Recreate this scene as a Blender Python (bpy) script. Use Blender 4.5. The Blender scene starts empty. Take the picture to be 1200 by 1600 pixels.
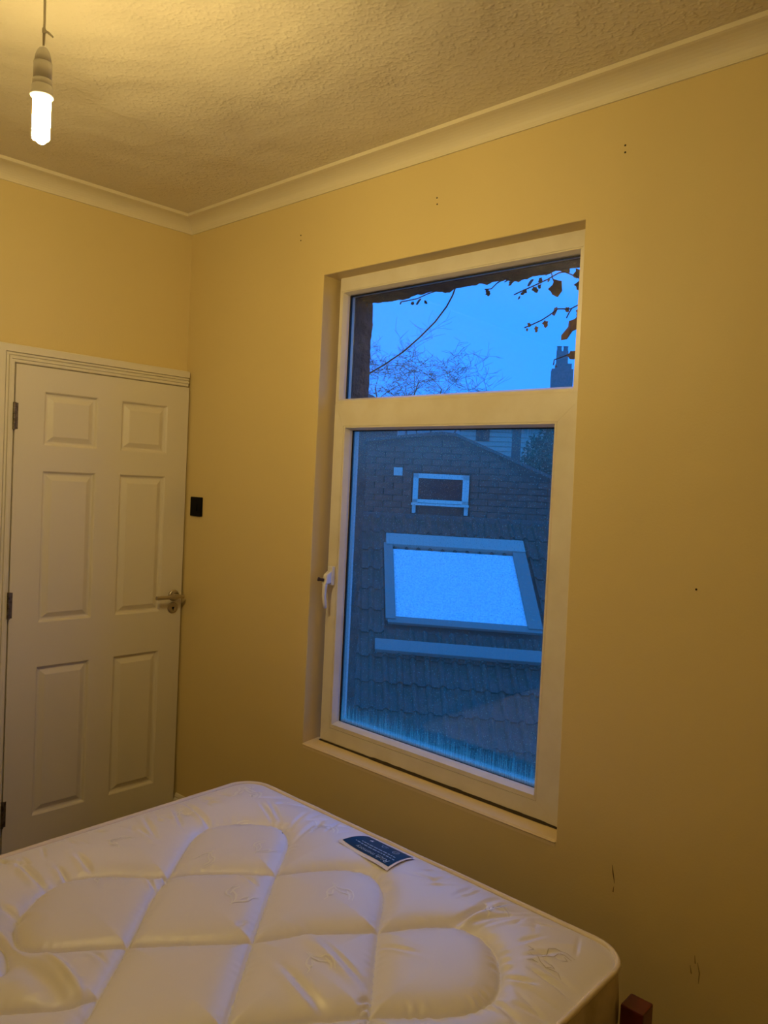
import bpy, bmesh, math, random
import numpy as np
from mathutils import Vector, Matrix, noise

# ------------------------------------------------------------------ camera
scn = bpy.context.scene
COL = scn.collection
YAW, PITCH, ROLL, FPX = 0.734928, -0.035602, 0.048121, 1204.96
CAM = Vector((3.0547, -1.9983, 1.5915))
fw = Vector((-math.sin(YAW)*math.cos(PITCH), math.cos(YAW)*math.cos(PITCH), math.sin(PITCH)))
rt = fw.cross(Vector((0, 0, 1))).normalized(); up = rt.cross(fw)
c_, s_ = math.cos(ROLL), math.sin(ROLL)
r2 = rt*c_ + up*s_; u2 = -rt*s_ + up*c_
cd = bpy.data.cameras.new('camera'); cam = bpy.data.objects.new('camera', cd); COL.objects.link(cam)
cam.matrix_world = Matrix(((r2.x, u2.x, -fw.x, CAM.x), (r2.y, u2.y, -fw.y, CAM.y), (r2.z, u2.z, -fw.z, CAM.z), (0, 0, 0, 1)))
cd.sensor_fit = 'VERTICAL'; cd.sensor_height = 36; cd.lens = FPX/1600*36; cd.clip_start = .02; cd.clip_end = 500
scn.camera = cam

# ------------------------------------------------------------------ world (dusk sky), exposure
w = bpy.data.worlds.new('dusk_sky'); scn.world = w; w.use_nodes = True
nt = w.node_tree; nt.nodes.clear()
out = nt.nodes.new('ShaderNodeOutputWorld'); bg = nt.nodes.new('ShaderNodeBackground')
tc = nt.nodes.new('ShaderNodeTexCoord'); sp = nt.nodes.new('ShaderNodeSeparateXYZ'); rp = nt.nodes.new('ShaderNodeValToRGB')
nt.links.new(tc.outputs['Generated'], sp.inputs[0]); nt.links.new(sp.outputs['Z'], rp.inputs[0])
rp.color_ramp.elements[0].position = 0.0; rp.color_ramp.elements[0].color = (.038, .425, 1.8, 1)
rp.color_ramp.elements[1].position = .9; rp.color_ramp.elements[1].color = (.038, .42, 1.8, 1)
bg.inputs['Strength'].default_value = 1.0
nt.links.new(rp.outputs[0], bg.inputs[0]); nt.links.new(bg.outputs[0], out.inputs[0])
scn.view_settings.view_transform = 'Standard'; scn.view_settings.look = 'None'
scn.view_settings.gamma = 1; scn.view_settings.exposure = 0.0
scn.view_settings.use_curve_mapping = False
BULB = (1.0, .755, .30); BULB_POWER = 780.0
R = random.Random(7)

# ------------------------------------------------------------------ helpers
def mat(name, base, rough=.6, metal=0., bump=None, var=None, spec=.4, extra=None, sheen=0):
    m = bpy.data.materials.new(name); m.use_nodes = True
    n = m.node_tree; b = n.nodes['Principled BSDF']
    b.inputs['Base Color'].default_value = (*base, 1); b.inputs['Roughness'].default_value = rough
    b.inputs['Metallic'].default_value = metal; b.inputs['Specular IOR Level'].default_value = spec
    if sheen: b.inputs['Sheen Weight'].default_value = sheen
    t = n.nodes.new('ShaderNodeTexCoord')
    if var:   # (scale, colour2, amount)
        nz = n.nodes.new('ShaderNodeTexNoise'); nz.inputs['Scale'].default_value = var[0]; nz.inputs['Detail'].default_value = 6
        n.links.new(t.outputs['Object'], nz.inputs['Vector'])
        mr = n.nodes.new('ShaderNodeMapRange'); mr.inputs[1].default_value = .4; mr.inputs[2].default_value = .65; mr.inputs[4].default_value = var[2]
        n.links.new(nz.outputs[0], mr.inputs[0])
        mx = n.nodes.new('ShaderNodeMix'); mx.data_type = 'RGBA'; mx.inputs[6].default_value = (*base, 1); mx.inputs[7].default_value = (*var[1], 1)
        n.links.new(mr.outputs[0], mx.inputs[0]); n.links.new(mx.outputs[2], b.inputs['Base Color'])
    if bump:  # list of (scale, strength distance)
        prev = None
        for sc, dist in bump:
            nz = n.nodes.new('ShaderNodeTexNoise'); nz.inputs['Scale'].default_value = sc; nz.inputs['Detail'].default_value = 3
            n.links.new(t.outputs['Object'], nz.inputs['Vector'])
            bp = n.nodes.new('ShaderNodeBump'); bp.inputs['Distance'].default_value = dist; bp.inputs['Strength'].default_value = 1
            n.links.new(nz.outputs[0], bp.inputs['Height'])
            if prev: n.links.new(prev.outputs[0], bp.inputs['Normal'])
            prev = bp
        n.links.new(prev.outputs[0], b.inputs['Normal'])
    return m

M = {}
M['wall'] = mat('cream_wall_paint', (.73, .585, .285), .5, bump=[(3, .006), (160, .0004)], spec=.3)
M['ceiling'] = mat('textured_ceiling_paper', (.70, .62, .47), .5, spec=.4)
M['gloss'] = mat('off_white_gloss_paint', (.76, .70, .58), .38, bump=[(40, .0003)], spec=.45)
M['coving'] = mat('white_coving_paint', (.78, .70, .52), .55, bump=[(25, .0008)])
M['door'] = mat('white_door_paint', (.74, .68, .58), .36, bump=[(90, .0002)], spec=.5)
M['upvc'] = mat('white_upvc', (.80, .74, .64), .32, spec=.5, var=(9, (.68, .60, .46), .5))
M['gasket'] = mat('black_rubber', (.01, .01, .012), .5)
M['spacer'] = mat('grey_spacer_bar', (.55, .50, .36), .4, .4)
M['chrome'] = mat('brushed_steel', (.50, .45, .38), .38, 1.0)
M['steel_dark'] = mat('dull_hinge_steel', (.22, .18, .13), .45, .9, var=(60, (.08, .06, .04), .8))
M['black'] = mat('black_plastic', (.002, .002, .003), .55, spec=.12)
M['handle'] = mat('white_handle_plastic', (.78, .76, .78), .3, spec=.5)
M['brown'] = mat('dark_brown_plastic', (.05, .03, .03), .4)
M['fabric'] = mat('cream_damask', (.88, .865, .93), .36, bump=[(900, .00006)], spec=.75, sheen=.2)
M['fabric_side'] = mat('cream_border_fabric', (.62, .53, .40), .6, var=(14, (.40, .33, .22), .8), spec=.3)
M['piping'] = mat('cream_piping', (.82, .72, .58), .5)
M['thread'] = mat('pale_woven_thread', (1.0, 1.0, 1.0), .30, spec=1.0)
M['faint_print'] = mat('faint_grey_weave', (.60, .56, .56), .6)
M['stitch'] = mat('quilting_thread', (.42, .36, .34), .7)
M['label_blue'] = mat('navy_label_cloth', (.006, .028, .055), .5, spec=.3)
M['label_white'] = mat('white_label_edge', (.88, .86, .95), .55)
M['label_print'] = mat('pale_label_print', (.42, .52, .66), .5)
M['wood'] = mat('mahogany_stained_wood', (.16, .022, .012), .32, var=(7, (.07, .008, .004), .9), spec=.5)
M['slat'] = mat('pale_pine', (.55, .38, .2), .6)
M['carpet'] = mat('brown_carpet', (.10, .075, .05), .95, bump=[(300, .004)])
M['mould'] = mat('black_mould', (.05, .035, .02), .9)
M['brick_reveal'] = mat('rough_dark_brickwork', (.17, .11, .075), .95, var=(18, (.07, .055, .045), .8), bump=[(30, .02), (140, .005)])
M['bulb_body'] = mat('white_lamp_plastic', (.90, .88, .86), .35)
M['ivy'] = mat('dull_ivy_leaf', (.30, .17, .075), .55, var=(30, (.18, .10, .045), .7))
M['vine'] = mat('ivy_stem_bark', (.05, .035, .03), .8)
M['brick'] = mat('dusk_brick', (.26, .10, .060), .9, var=(9, (.15, .07, .045), .8))
M['mortar'] = mat('grey_mortar', (.17, .10, .07), .95)
M['tile'] = mat('concrete_roof_tile', (.15, .075, .05), .7, var=(6, (.05, .055, .02), .9), bump=[(60, .004)])
M['lead'] = mat('grey_lead', (.33, .25, .19), .5, var=(8, (.3, .24, .18), .7))
M['white_out'] = mat('weathered_white_plastic', (.80, .76, .60), .4)
M['sky_panel'] = mat('sky_reflection_white', (.97, 1.0, .9), .12, var=(45, (.5, .6, .6), .6), spec=1.0)  # skylight glass: near-white base colour stands in for the sky it reflects
M['hood'] = mat('grey_metal_hood', (.50, .42, .32), .5)
M['dark_glass'] = mat('dark_window_glass', (.03, .03, .03), .15, spec=.4)
M['chimney'] = mat('far_chimney_brick', (.42, .30, .24), .9, var=(20, (.30, .26, .2), .9))
M['board'] = mat('pale_weatherboard', (.75, .62, .45), .7)
M['slate'] = mat('grey_slate', (.14, .09, .065), .6)
M['bark'] = mat('grey_twig_bark', (.13, .09, .075), .9)
M['leaf'] = mat('dark_shrub_leaf', (.14, .12, .06), .7, var=(5, (.06, .10, .03), .9))
M['cable'] = mat('grey_cable_sheath', (.10, .06, .06), .6)
M['yard'] = mat('dark_yard_paving', (.12, .10, .09), .9, var=(3, (.07, .06, .05), .8))
M['plastic_cord'] = mat('white_flex', (.80, .74, .62), .5)

# ceiling: woodchip paper relief
n = M['ceiling'].node_tree; b = n.nodes['Principled BSDF']; t = n.nodes['Texture Coordinate'] if 'Texture Coordinate' in n.nodes else n.nodes.new('ShaderNodeTexCoord')
def bumpchain(n, tex_list, t):
    prev = None
    for node, dist, sock, stg in tex_list:
        bp = n.nodes.new('ShaderNodeBump'); bp.inputs['Distance'].default_value = dist; bp.inputs['Strength'].default_value = stg
        n.links.new(node.outputs[sock], bp.inputs['Height'])
        if prev: n.links.new(prev.outputs[0], bp.inputs['Normal'])
        prev = bp
    return prev
nz1 = n.nodes.new('ShaderNodeTexNoise'); nz1.inputs['Scale'].default_value = 3.2; nz1.inputs['Detail'].default_value = 2
nz2 = n.nodes.new('ShaderNodeTexNoise'); nz2.inputs['Scale'].default_value = 64; nz2.inputs['Detail'].default_value = 1.2; nz2.inputs['Roughness'].default_value = .55
mr2 = n.nodes.new('ShaderNodeMapRange'); mr2.inputs[1].default_value = .40; mr2.inputs[2].default_value = .82; mr2.interpolation_type = 'SMOOTHSTEP'
for q in (nz1, nz2): n.links.new(t.outputs['Object'], q.inputs['Vector'])
n.links.new(nz2.outputs[0], mr2.inputs[0])
nz3 = n.nodes.new('ShaderNodeTexNoise'); nz3.inputs['Scale'].default_value = 2.1; nz3.inputs['Detail'].default_value = 3; n.links.new(t.outputs['Object'], nz3.inputs['Vector'])
mr3 = n.nodes.new('ShaderNodeMapRange'); mr3.inputs[1].default_value = .35; mr3.inputs[2].default_value = .65; mr3.inputs[3].default_value = .35; mr3.inputs[4].default_value = 1.0
n.links.new(nz3.outputs[0], mr3.inputs[0])
ml = n.nodes.new('ShaderNodeMath'); ml.operation = 'MULTIPLY'; n.links.new(mr2.outputs[0], ml.inputs[0]); n.links.new(mr3.outputs[0], ml.inputs[1])
bp = bumpchain(n, [(nz1, .040, 0, 1), (ml, .0021, 0, 1)], t)
n.links.new(bp.outputs[0], b.inputs['Normal'])

# glass: clear, or with dirt and condensation
def glass_mat(name, haze, streaks):
    m = bpy.data.materials.new(name); m.use_nodes = True; n = m.node_tree; n.nodes.clear()
    o = n.nodes.new('ShaderNodeOutputMaterial'); tr = n.nodes.new('ShaderNodeBsdfTransparent'); gl = n.nodes.new('ShaderNodeBsdfGlossy')
    gl.inputs['Roughness'].default_value = .01
    gl.inputs[0].default_value = (1, 1, 1, 1)
    fr = n.nodes.new('ShaderNodeFresnel'); fr.inputs['IOR'].default_value = 1.5
    m1 = n.nodes.new('ShaderNodeMixShader'); mf = n.nodes.new('ShaderNodeMath'); mf.operation = 'MULTIPLY'; mf.use_clamp = True; mf.inputs[1].default_value = 1.8; n.links.new(fr.outputs[0], mf.inputs[0]); n.links.new(mf.outputs[0], m1.inputs[0]); n.links.new(tr.outputs[0], m1.inputs[1]); n.links.new(gl.outputs[0], m1.inputs[2])
    tl = n.nodes.new('ShaderNodeBsdfTranslucent'); tl.inputs[0].default_value = (.95, .95, .62, 1)
    t = n.nodes.new('ShaderNodeTexCoord'); sp = n.nodes.new('ShaderNodeSeparateXYZ'); n.links.new(t.outputs['Object'], sp.inputs[0])
    def math_(op, a, b=None, c=None, clamp=False):
        q = n.nodes.new('ShaderNodeMath'); q.operation = op; q.use_clamp = clamp
        for i, v in enumerate((a, b, c)):
            if v is None: continue
            if isinstance(v, (int, float)): q.inputs[i].default_value = v
            else: n.links.new(v, q.inputs[i])
        return q.outputs[0]
    def rng(x, a, b_, c, d):
        q = n.nodes.new('ShaderNodeMapRange'); n.links.new(x, q.inputs[0])
        for i, v in enumerate((a, b_, c, d)): q.inputs[i+1].default_value = v
        return q.outputs[0]
    big = n.nodes.new('ShaderNodeTexNoise'); big.inputs['Scale'].default_value = 3.5; big.inputs['Detail'].default_value = 4; n.links.new(t.outputs['Object'], big.inputs['Vector'])
    base = rng(big.outputs[0], .35, .7, haze*.55, haze*1.35)
    spk = n.nodes.new('ShaderNodeTexNoise'); spk.inputs['Scale'].default_value = 210; spk.inputs['Detail'].default_value = 1; n.links.new(t.outputs['Object'], spk.inputs['Vector'])
    speck = rng(spk.outputs[0], .60, .72, 0, streaks*.34 + .015)
    fac = math_('ADD', base, speck)
    if streaks:
        mp = n.nodes.new('ShaderNodeMapping'); mp.inputs['Scale'].default_value = (260, 1, 9); n.links.new(t.outputs['Object'], mp.inputs[0])
        sn = n.nodes.new('ShaderNodeTexNoise'); sn.inputs['Scale'].default_value = 1; sn.inputs['Detail'].default_value = 4; n.links.new(mp.outputs[0], sn.inputs['Vector'])
        # run-marks rise from the bottom edge
        lim = rng(sn.outputs[0], .3, .75, .0, .085)
        h = sp.outputs['Z']
        run = math_('SUBTRACT', lim, h); run = rng(run, -.03, .07, 0, .55)
        low = rng(h, .0, .12, .10, 0.)
        # fine vertical streaking all over
        st = rng(sn.outputs[0], .42, .72, 0, .05)
        top = rng(h, .92, 1.12, 0, .20)
        fac = math_('ADD', fac, run); fac = math_('ADD', fac, low); fac = math_('ADD', fac, st); fac = math_('ADD', fac, top)
    fac = math_('MINIMUM', fac, .8)
    m2 = n.nodes.new('ShaderNodeMixShader'); n.links.new(fac, m2.inputs[0]); n.links.new(m1.outputs[0], m2.inputs[1]); n.links.new(tl.outputs[0], m2.inputs[2])
    n.links.new(m2.outputs[0], o.inputs[0])
    return m
M['glass_top'] = glass_mat('clear_pane_glass', .012, 0)
M['glass_low'] = glass_mat('misted_pane_glass', .065, 1)

def emat(name, col, st):
    m = bpy.data.materials.new(name); m.use_nodes = True; n = m.node_tree; n.nodes.clear()
    o = n.nodes.new('ShaderNodeOutputMaterial'); e = n.nodes.new('ShaderNodeEmission'); e.inputs[0].default_value = (*col, 1); e.inputs[1].default_value = st
    n.links.new(e.outputs[0], o.inputs[0]); return m
M['lit'] = emat('lit_lamp_tube', BULB, BULB_POWER)

def obj(name, me, m=None, parent=None, loc=None, smooth=False):
    o = bpy.data.objects.new(name, me); COL.objects.link(o)
    if m: 
        if not me.materials: me.materials.append(m if not isinstance(m, str) else M[m])
    if parent: o.parent = parent
    if loc: o.location = loc
    if smooth:
        for p in me.polygons: p.use_smooth = True
    return o
def mesh(name, v, f):
    me = bpy.data.meshes.new(name); me.from_pydata([tuple(map(float, q)) for q in v], [], [list(q) for q in f]); me.update(); return me
def fixn(me):
    bm = bmesh.new(); bm.from_mesh(me); bmesh.ops.recalc_face_normals(bm, faces=bm.faces[:]); bm.to_mesh(me); bm.free(); return me
def empty(name, loc=(0, 0, 0), rz=0):
    o = bpy.data.objects.new(name, None); COL.objects.link(o); o.location = loc; o.rotation_euler = (0, 0, rz); o.empty_display_size = .05; return o
def tag(o, label=None, cat=None, group=None, kind=None):
    if label: o['label'] = label
    if cat: o['category'] = cat
    if group: o['group'] = group
    if kind: o['kind'] = kind
    return o
BOXF = [(0, 3, 2, 1), (4, 5, 6, 7), (0, 1, 5, 4), (1, 2, 6, 5), (2, 3, 7, 6), (3, 0, 4, 7)]
def hexa(name, p, bev=0, seg=2):      # 8 points: bottom 4 ccw, top 4 ccw
    me = fixn(mesh(name, p, BOXF))
    if bev:
        bm = bmesh.new(); bm.from_mesh(me); bmesh.ops.bevel(bm, geom=bm.edges[:], offset=bev, segments=seg, affect='EDGES', profile=.6); bm.to_mesh(me); bm.free()
    return me
def box(name, a, b, bev=0, seg=2):
    x0, y0, z0 = a; x1, y1, z1 = b
    return hexa(name, [(x0, y0, z0), (x1, y0, z0), (x1, y1, z0), (x0, y1, z0), (x0, y0, z1), (x1, y0, z1), (x1, y1, z1), (x0, y1, z1)], bev, seg)
def tube(name, pts, r, seg=8, cap=True):
    pts = [Vector(p) for p in pts]; rr = r if isinstance(r, (list, tuple)) else [r]*len(pts)
    v = []; f = []; prev = None
    for i, p in enumerate(pts):
        a = pts[max(i-1, 0)]; b = pts[min(i+1, len(pts)-1)]; d = (b-a).normalized()
        if prev is None:
            prev = d.orthogonal().normalized()
        prev = (prev - d*prev.dot(d)).normalized(); q = d.cross(prev)
        for k in range(seg):
            an = 2*math.pi*k/seg; v.append(p + (prev*math.cos(an) + q*math.sin(an))*rr[i])
    for i in range(len(pts)-1):
        for k in range(seg):
            f.append((i*seg+k, i*seg+(k+1) % seg, (i+1)*seg+(k+1) % seg, (i+1)*seg+k))
    if cap: f.append(tuple(range(seg))[::-1]); f.append(tuple((len(pts)-1)*seg+k for k in range(seg)))
    return mesh(name, v, f)
def lathe(name, prof, seg=24):         # prof: (r, z) list
    v = []; f = []
    for r, z in prof:
        for k in range(seg):
            a = 2*math.pi*k/seg; v.append((r*math.cos(a), r*math.sin(a), z))
    for i in range(len(prof)-1):
        for k in range(seg): f.append((i*seg+k, i*seg+(k+1) % seg, (i+1)*seg+(k+1) % seg, (i+1)*seg+k))
    return mesh(name, v, f)
def join(name, ms):
    v = []; f = []
    for me in ms:
        o = len(v); v += [tuple(q.co) for q in me.vertices]; f += [tuple(i+o for i in p.vertices) for p in me.polygons]
    return mesh(name, v, f)
def extrude_profile(name, prof, frames):   # prof list of (a,b); frames list of functions (a,b)->xyz
    v = []; f = []; k = len(prof)
    for fr in frames: v += [fr(a, b) for a, b in prof]
    for i in range(len(frames)-1):
        for j in range(k):
            f.append((i*k+j, i*k+(j+1) % k, (i+1)*k+(j+1) % k, (i+1)*k+j))
    f.append(tuple(range(k))[::-1]); f.append(tuple((len(frames)-1)*k+j for j in range(k)))
    return fixn(mesh(name, v, f))

# ------------------------------------------------------------------ room shell
H = 2.7356; ZC = 2.675; CP = .0785
PHI = .0568
def lw(y): return PHI*y                     # left wall plane x at depth y (y is negative): the corner is not quite square
XR, YF = 3.85, -3.3
fl = obj('floor', box('floor', (-.6, YF-.1, -.12), (XR+.1, .14, 0)), 'carpet'); tag(fl, kind='structure')
ce = obj('ceiling', box('ceiling', (-.6, YF-.1, H), (XR+.1, .14, H+.12)), 'ceiling'); tag(ce, kind='structure')
me = hexa('wall_left', [(-.35, YF, 0), (lw(YF), YF, 0), (0, 0, 0), (-.35, 0, 0), (-.35, YF, H), (lw(YF), YF, H), (0, 0, H), (-.35, 0, H)])
tag(obj('wall_left', me, 'wall'), kind='structure')
tag(obj('wall_right', box('wall_right', (XR, YF, 0), (XR+.1, 0, H)), 'wall'), kind='structure')
tag(obj('wall_front', box('wall_front', (-.35, YF-.1, 0), (XR+.1, YF, H)), 'wall'), kind='structure')
# window wall: face y=0 with a slightly skewed opening, reveal back to y=.15
OX0, OZ0, OZ1 = .8844, .5819, 2.3683
OP = [(OX0-.0004, OZ0), (1.9815, OZ0+.001), (1.9628, OZ1), (OX0+.001, OZ1)]
bm = bmesh.new()
ox = [(-.35, 0), (XR, 0), (XR, H), (-.35, H)]
A = [bm.verts.new((x, 0, z)) for x, z in ox]; B = [bm.verts.new((x, 0, z)) for x, z in OP]; Cc = [bm.verts.new((x, .15, z)) for x, z in OP]; D = [bm.verts.new((x, .15, z)) for x, z in ox]
hole = []
for i in range(4):
    j = (i+1) % 4
    bm.faces.new((A[i], A[j], B[j], B[i])); bm.faces.new((B[i], B[j], Cc[j], Cc[i])); bm.faces.new((Cc[i], Cc[j], D[j], D[i])); bm.faces.new((D[i], D[j], A[j], A[i]))
bmesh.ops.recalc_face_normals(bm, faces=bm.faces[:])
ed = [e for e in bm.edges if e.verts[0] in B and e.verts[1] in B]
bmesh.ops.bevel(bm, geom=ed, offset=.004, segments=3, affect='EDGES', profile=.5)
me = bpy.data.meshes.new('wall_back'); bm.to_mesh(me); bm.free()
wall_back = tag(obj('wall_back', me, 'wall'), kind='structure')
# screw holes and scuffs on the window wall
def hole_mesh(r):
    return lathe('hole', [(0.0001, .0002), (r*.75, .0003), (r, .0010), (r*1.25, .0004), (r*1.3, 0)], 12)
hm = hole_mesh(.0022)
for i, (x, z) in enumerate([(2.071, 2.548), (2.072, 2.529), (1.417, 2.544), (1.419, 2.523), (.744, 2.542), (.745, 2.522), (2.336, 1.362)]):
    o = obj('screw_hole', hm, 'mould', wall_back, (x, 0, z)); o.rotation_euler = (math.pi/2, 0, 0)
for pts in ([(2.1565, .578), (2.160, .556), (2.166, .530)], [(2.164, .520), (2.163, .505)], [(2.398, .415), (2.404, .39), (2.403, .362)], [(2.380, .40), (2.384, .38)], [(2.39, .43), (2.392, .41)]):
    me = tube('scuff', [(x, -.0003, z) for x, z in pts], [.0006, .0016, .0006][:len(pts)], 5)
    obj('scuff_mark', me, mat('brown_scuff', (.16, .09, .03), .8) if pts[0][0] < 2.17 else mat('faint_scuff', (.38, .27, .12), .8), wall_back)

# coving: concave cornice with a square fillet at ceiling and wall
cp = [(0, 0), (.006, 0), (.006, .006)]
for k in range(9):
    a = k/8*math.pi/2
    cp.append((.006 + (CP-.014)*(1-math.cos(a)), .006 + (H-ZC-.020)*math.sin(a)))
cp += [(CP-.002, H-ZC-.013), (CP, H-ZC-.0125), (CP, H-ZC), (0, H-ZC)]
LN = Vector((1, -PHI)).normalized()         # left wall inward normal
def cov(name, frames):
    o = obj(name, extrude_profile(name, cp, frames), 'coving'); tag(o, kind='structure'); return o
cov('trim_1', [lambda a, b: (a, -a, ZC+b), lambda a, b: (XR-a, -a, ZC+b)])
cov('trim_2', [lambda a, b: (a, -a, ZC+b), lambda a, b: (lw(YF)+a, YF+a, ZC+b)])
cov('trim_3', [lambda a, b: (XR-a, -a, ZC+b), lambda a, b: (XR-a, YF+a, ZC+b)])
cov('trim_4', [lambda a, b: (lw(YF)+a, YF+a, ZC+b), lambda a, b: (XR-a, YF+a, ZC+b)])
# skirting
sk = [(0, 0), (.016, 0), (.016, .098), (.013, .106), (.009, .112), (.009, .118), (.006, .126), (.003, .131), (0, .131)]
def skirt(name, frames): tag(obj(name, extrude_profile(name, sk, frames), 'gloss'), kind='structure')
skirt('baseboard_back', [lambda a, b: (.045, -a, b), lambda a, b: (XR, -a, b)])
skirt('baseboard_right', [lambda a, b: (XR-a, -.016, b), lambda a, b: (XR-a, YF, b)])
skirt('baseboard_front', [lambda a, b: (-.18, YF+a, b), lambda a, b: (XR-.016, YF+a, b)])
skirt('baseboard_left', [lambda a, b: (lw(-.86)+a, -.86, b), lambda a, b: (lw(YF+.02)+a, YF+.02, b)])

# ------------------------------------------------------------------ door_1
dv = Vector((.02641, .99965, 0)); dn = Vector((.99965, -.02641, 0)); DH = Vector((.018, -.763, 0)); DW = .7535; DZ0, DZ1 = .008, 1.985
door = empty('door_1', DH); tag(door, kind='structure')
ang = math.atan2(dv.y, dv.x)
door.rotation_euler = (0, 0, ang)            # local +x along the leaf away from hinges, local -y into the room
us = [0, .1107, .3288, .4340, .6492, DW]; zs = [DZ0] + [1.985-r for r in (1.7838, 1.182, 1.0058, .4044, .3044, .0936)] + [DZ1]
bm = bmesh.new(); T = .035; gv = {}
for i, u in enumerate(us):
    for j, z in enumerate(zs): gv[i, j] = bm.verts.new((u, 0, z))
pan = {(1, 1), (3, 1), (1, 3), (3, 3), (1, 5), (3, 5)}
for i in range(5):
    for j in range(7):
        if (i, j) in pan: continue
        bm.faces.new((gv[i, j], gv[i+1, j], gv[i+1, j+1], gv[i, j+1]))
b0 = [bm.verts.new(p) for p in ((0, T, DZ0), (DW, T, DZ0), (DW, T, DZ1), (0, T, DZ1))]
bm.faces.new(b0)
bm.faces.new([gv[i, 0] for i in range(6)] + [b0[1], b0[0]]); bm.faces.new([gv[i, 7] for i in range(6)] + [b0[2], b0[3]])
bm.faces.new([gv[0, j] for j in range(8)] + [b0[3], b0[0]]); bm.faces.new([gv[5, j] for j in range(8)] + [b0[2], b0[1]])
bmesh.ops.recalc_face_normals(bm, faces=bm.faces[:])
me = bpy.data.meshes.new('door_leaf'); bm.to_mesh(me); bm.free()
leaf = obj('door_leaf', me, 'door', door)
# moulded raised panels: groove down, flat, slope up to field
for (i, j) in sorted(pan):
    u0, u1, z0, z1 = us[i], us[i+1], zs[j], zs[j+1]
    prof = [(0, 0), (.004, .003), (.008, .0110), (.012, .0125), (.016, .0125), (.036, .0025), (.039, .0020)]
    v = []; f = []
    for o_, d in prof:
        v += [(u0+o_, d, z0+o_), (u1-o_, d, z0+o_), (u1-o_, d, z1-o_), (u0+o_, d, z1-o_)]
    for k in range(len(prof)-1):
        for q in range(4): f.append((4*k+q, 4*k+(q+1) % 4, 4*k+4+(q+1) % 4, 4*k+4+q))
    k = len(prof)-1; f.append((4*k, 4*k+1, 4*k+2, 4*k+3))
    obj('panel', fixn(mesh('panel', v, f)), 'door', leaf)
# hinges
for zc in (1.786, 1.056, .238):
    h = obj('hinge', join('hinge', [tube('b', [(-.004, -.004, zc-.052+k*.021), (-.004, -.004, zc-.052+k*.021+.0195)], .0058, 10) for k in range(5)]), 'steel_dark', door)
    obj('hinge_leaf', box('hl', (.001, -.0014, zc-.05), (.011, .001, zc+.05)), 'steel_dark', h)
# lever handle
hu, hz = .712, 1.046
ro = lathe('rose', [(0.0001, .010), (.019, .010), (.0245, .008), (.026, .004), (.026, 0)], 28)
hd = obj('door_handle', ro, 'chrome', leaf, (hu, 0, hz), True); hd.rotation_euler = (math.pi/2, 0, 0)
lev = tube('lever', [(.024, 0, .047), (-.110, 0, .047)], .0088, 16)
nk = tube('neck', [(0, 0, .008), (0, 0, .047)], .0095, 16)
ring = tube('neck_ring', [(.0165*math.cos(a), .0165*math.sin(a)-.0, .020) for a in [k*math.pi/12 for k in range(25)]], .0035, 8)
o = obj('lever', join('lever', [lev, nk, ring]), 'chrome', leaf, (hu, 0, hz), False); o.rotation_euler = (math.pi/2, 0, 0)
ks = obj('keyhole_rose', lathe('kr', [(.0045, .005), (.006, .0075), (.0205, .0075), (.0245, .005), (.0255, 0)], 28), 'chrome', leaf, (hu-.002, 0, hz-.056), True); ks.rotation_euler = (math.pi/2, 0, 0)
obj('keyhole', join('kh', [lathe('k', [(.0001, .0078), (.0042, .0078), (.0042, .002)], 14), box('k2', (-.0018, -.012, .002), (.0018, 0, .0078))]), 'black', leaf, (hu-.002, 0, hz-.056)).rotation_euler = (math.pi/2, 0, 0)
o = obj('latch_plate', box('lp', (DW-.0005, .006, hz-.07), (DW+.001, .028, hz+.05)), 'steel_dark', leaf)
# architrave: stepped moulding, mitred at the hinge side (local coordinates of the door)
ap = [(0, .0), (0, -.030), (.003, -.034), (.012, -.034), (.0145, -.039), (.022, -.039), (.024, -.032), (.027, -.032), (.028, -.040), (.034, -.040), (.0355, -.034), (.038, -.034), (.039, -.044), (.064, -.044), (.068, -.040), (.068, .0)]
YB = .036                                      # back of the moulding, on the wall
def arch(name, f0, f1): obj(name, extrude_profile(name, [(a, b) for a, b in ap], [f0, f1]), 'gloss', door)
G = .0035
arch('architrave', lambda a, b: (-G-a, YB+b, 0), lambda a, b: (-G-a, YB+b, DZ1+G+a))
arch('architrave', lambda a, b: (-G-a, YB+b, DZ1+G+a), lambda a, b: (DW-.004, YB+b, DZ1+G+a))

# ------------------------------------------------------------------ light switch
sw = empty('light_switch', (.1215, 0, 1.4525)); tag(sw, 'small black square light switch plate on the wall beside the door edge', 'switch')
obj('plate', box('plate', (-.043, -.009, -.043), (.043, 0, .043), .004, 3), 'black', sw)
obj('rocker', hexa('rocker', [(-.011, -.0135, -.020), (.011, -.0135, -.020), (.011, -.006, -.020), (-.011, -.006, -.020), (-.011, -.010, .020), (.011, -.010, .020), (.011, -.006, .020), (-.011, -.006, .020)], .0006), 'black', sw)

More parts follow.
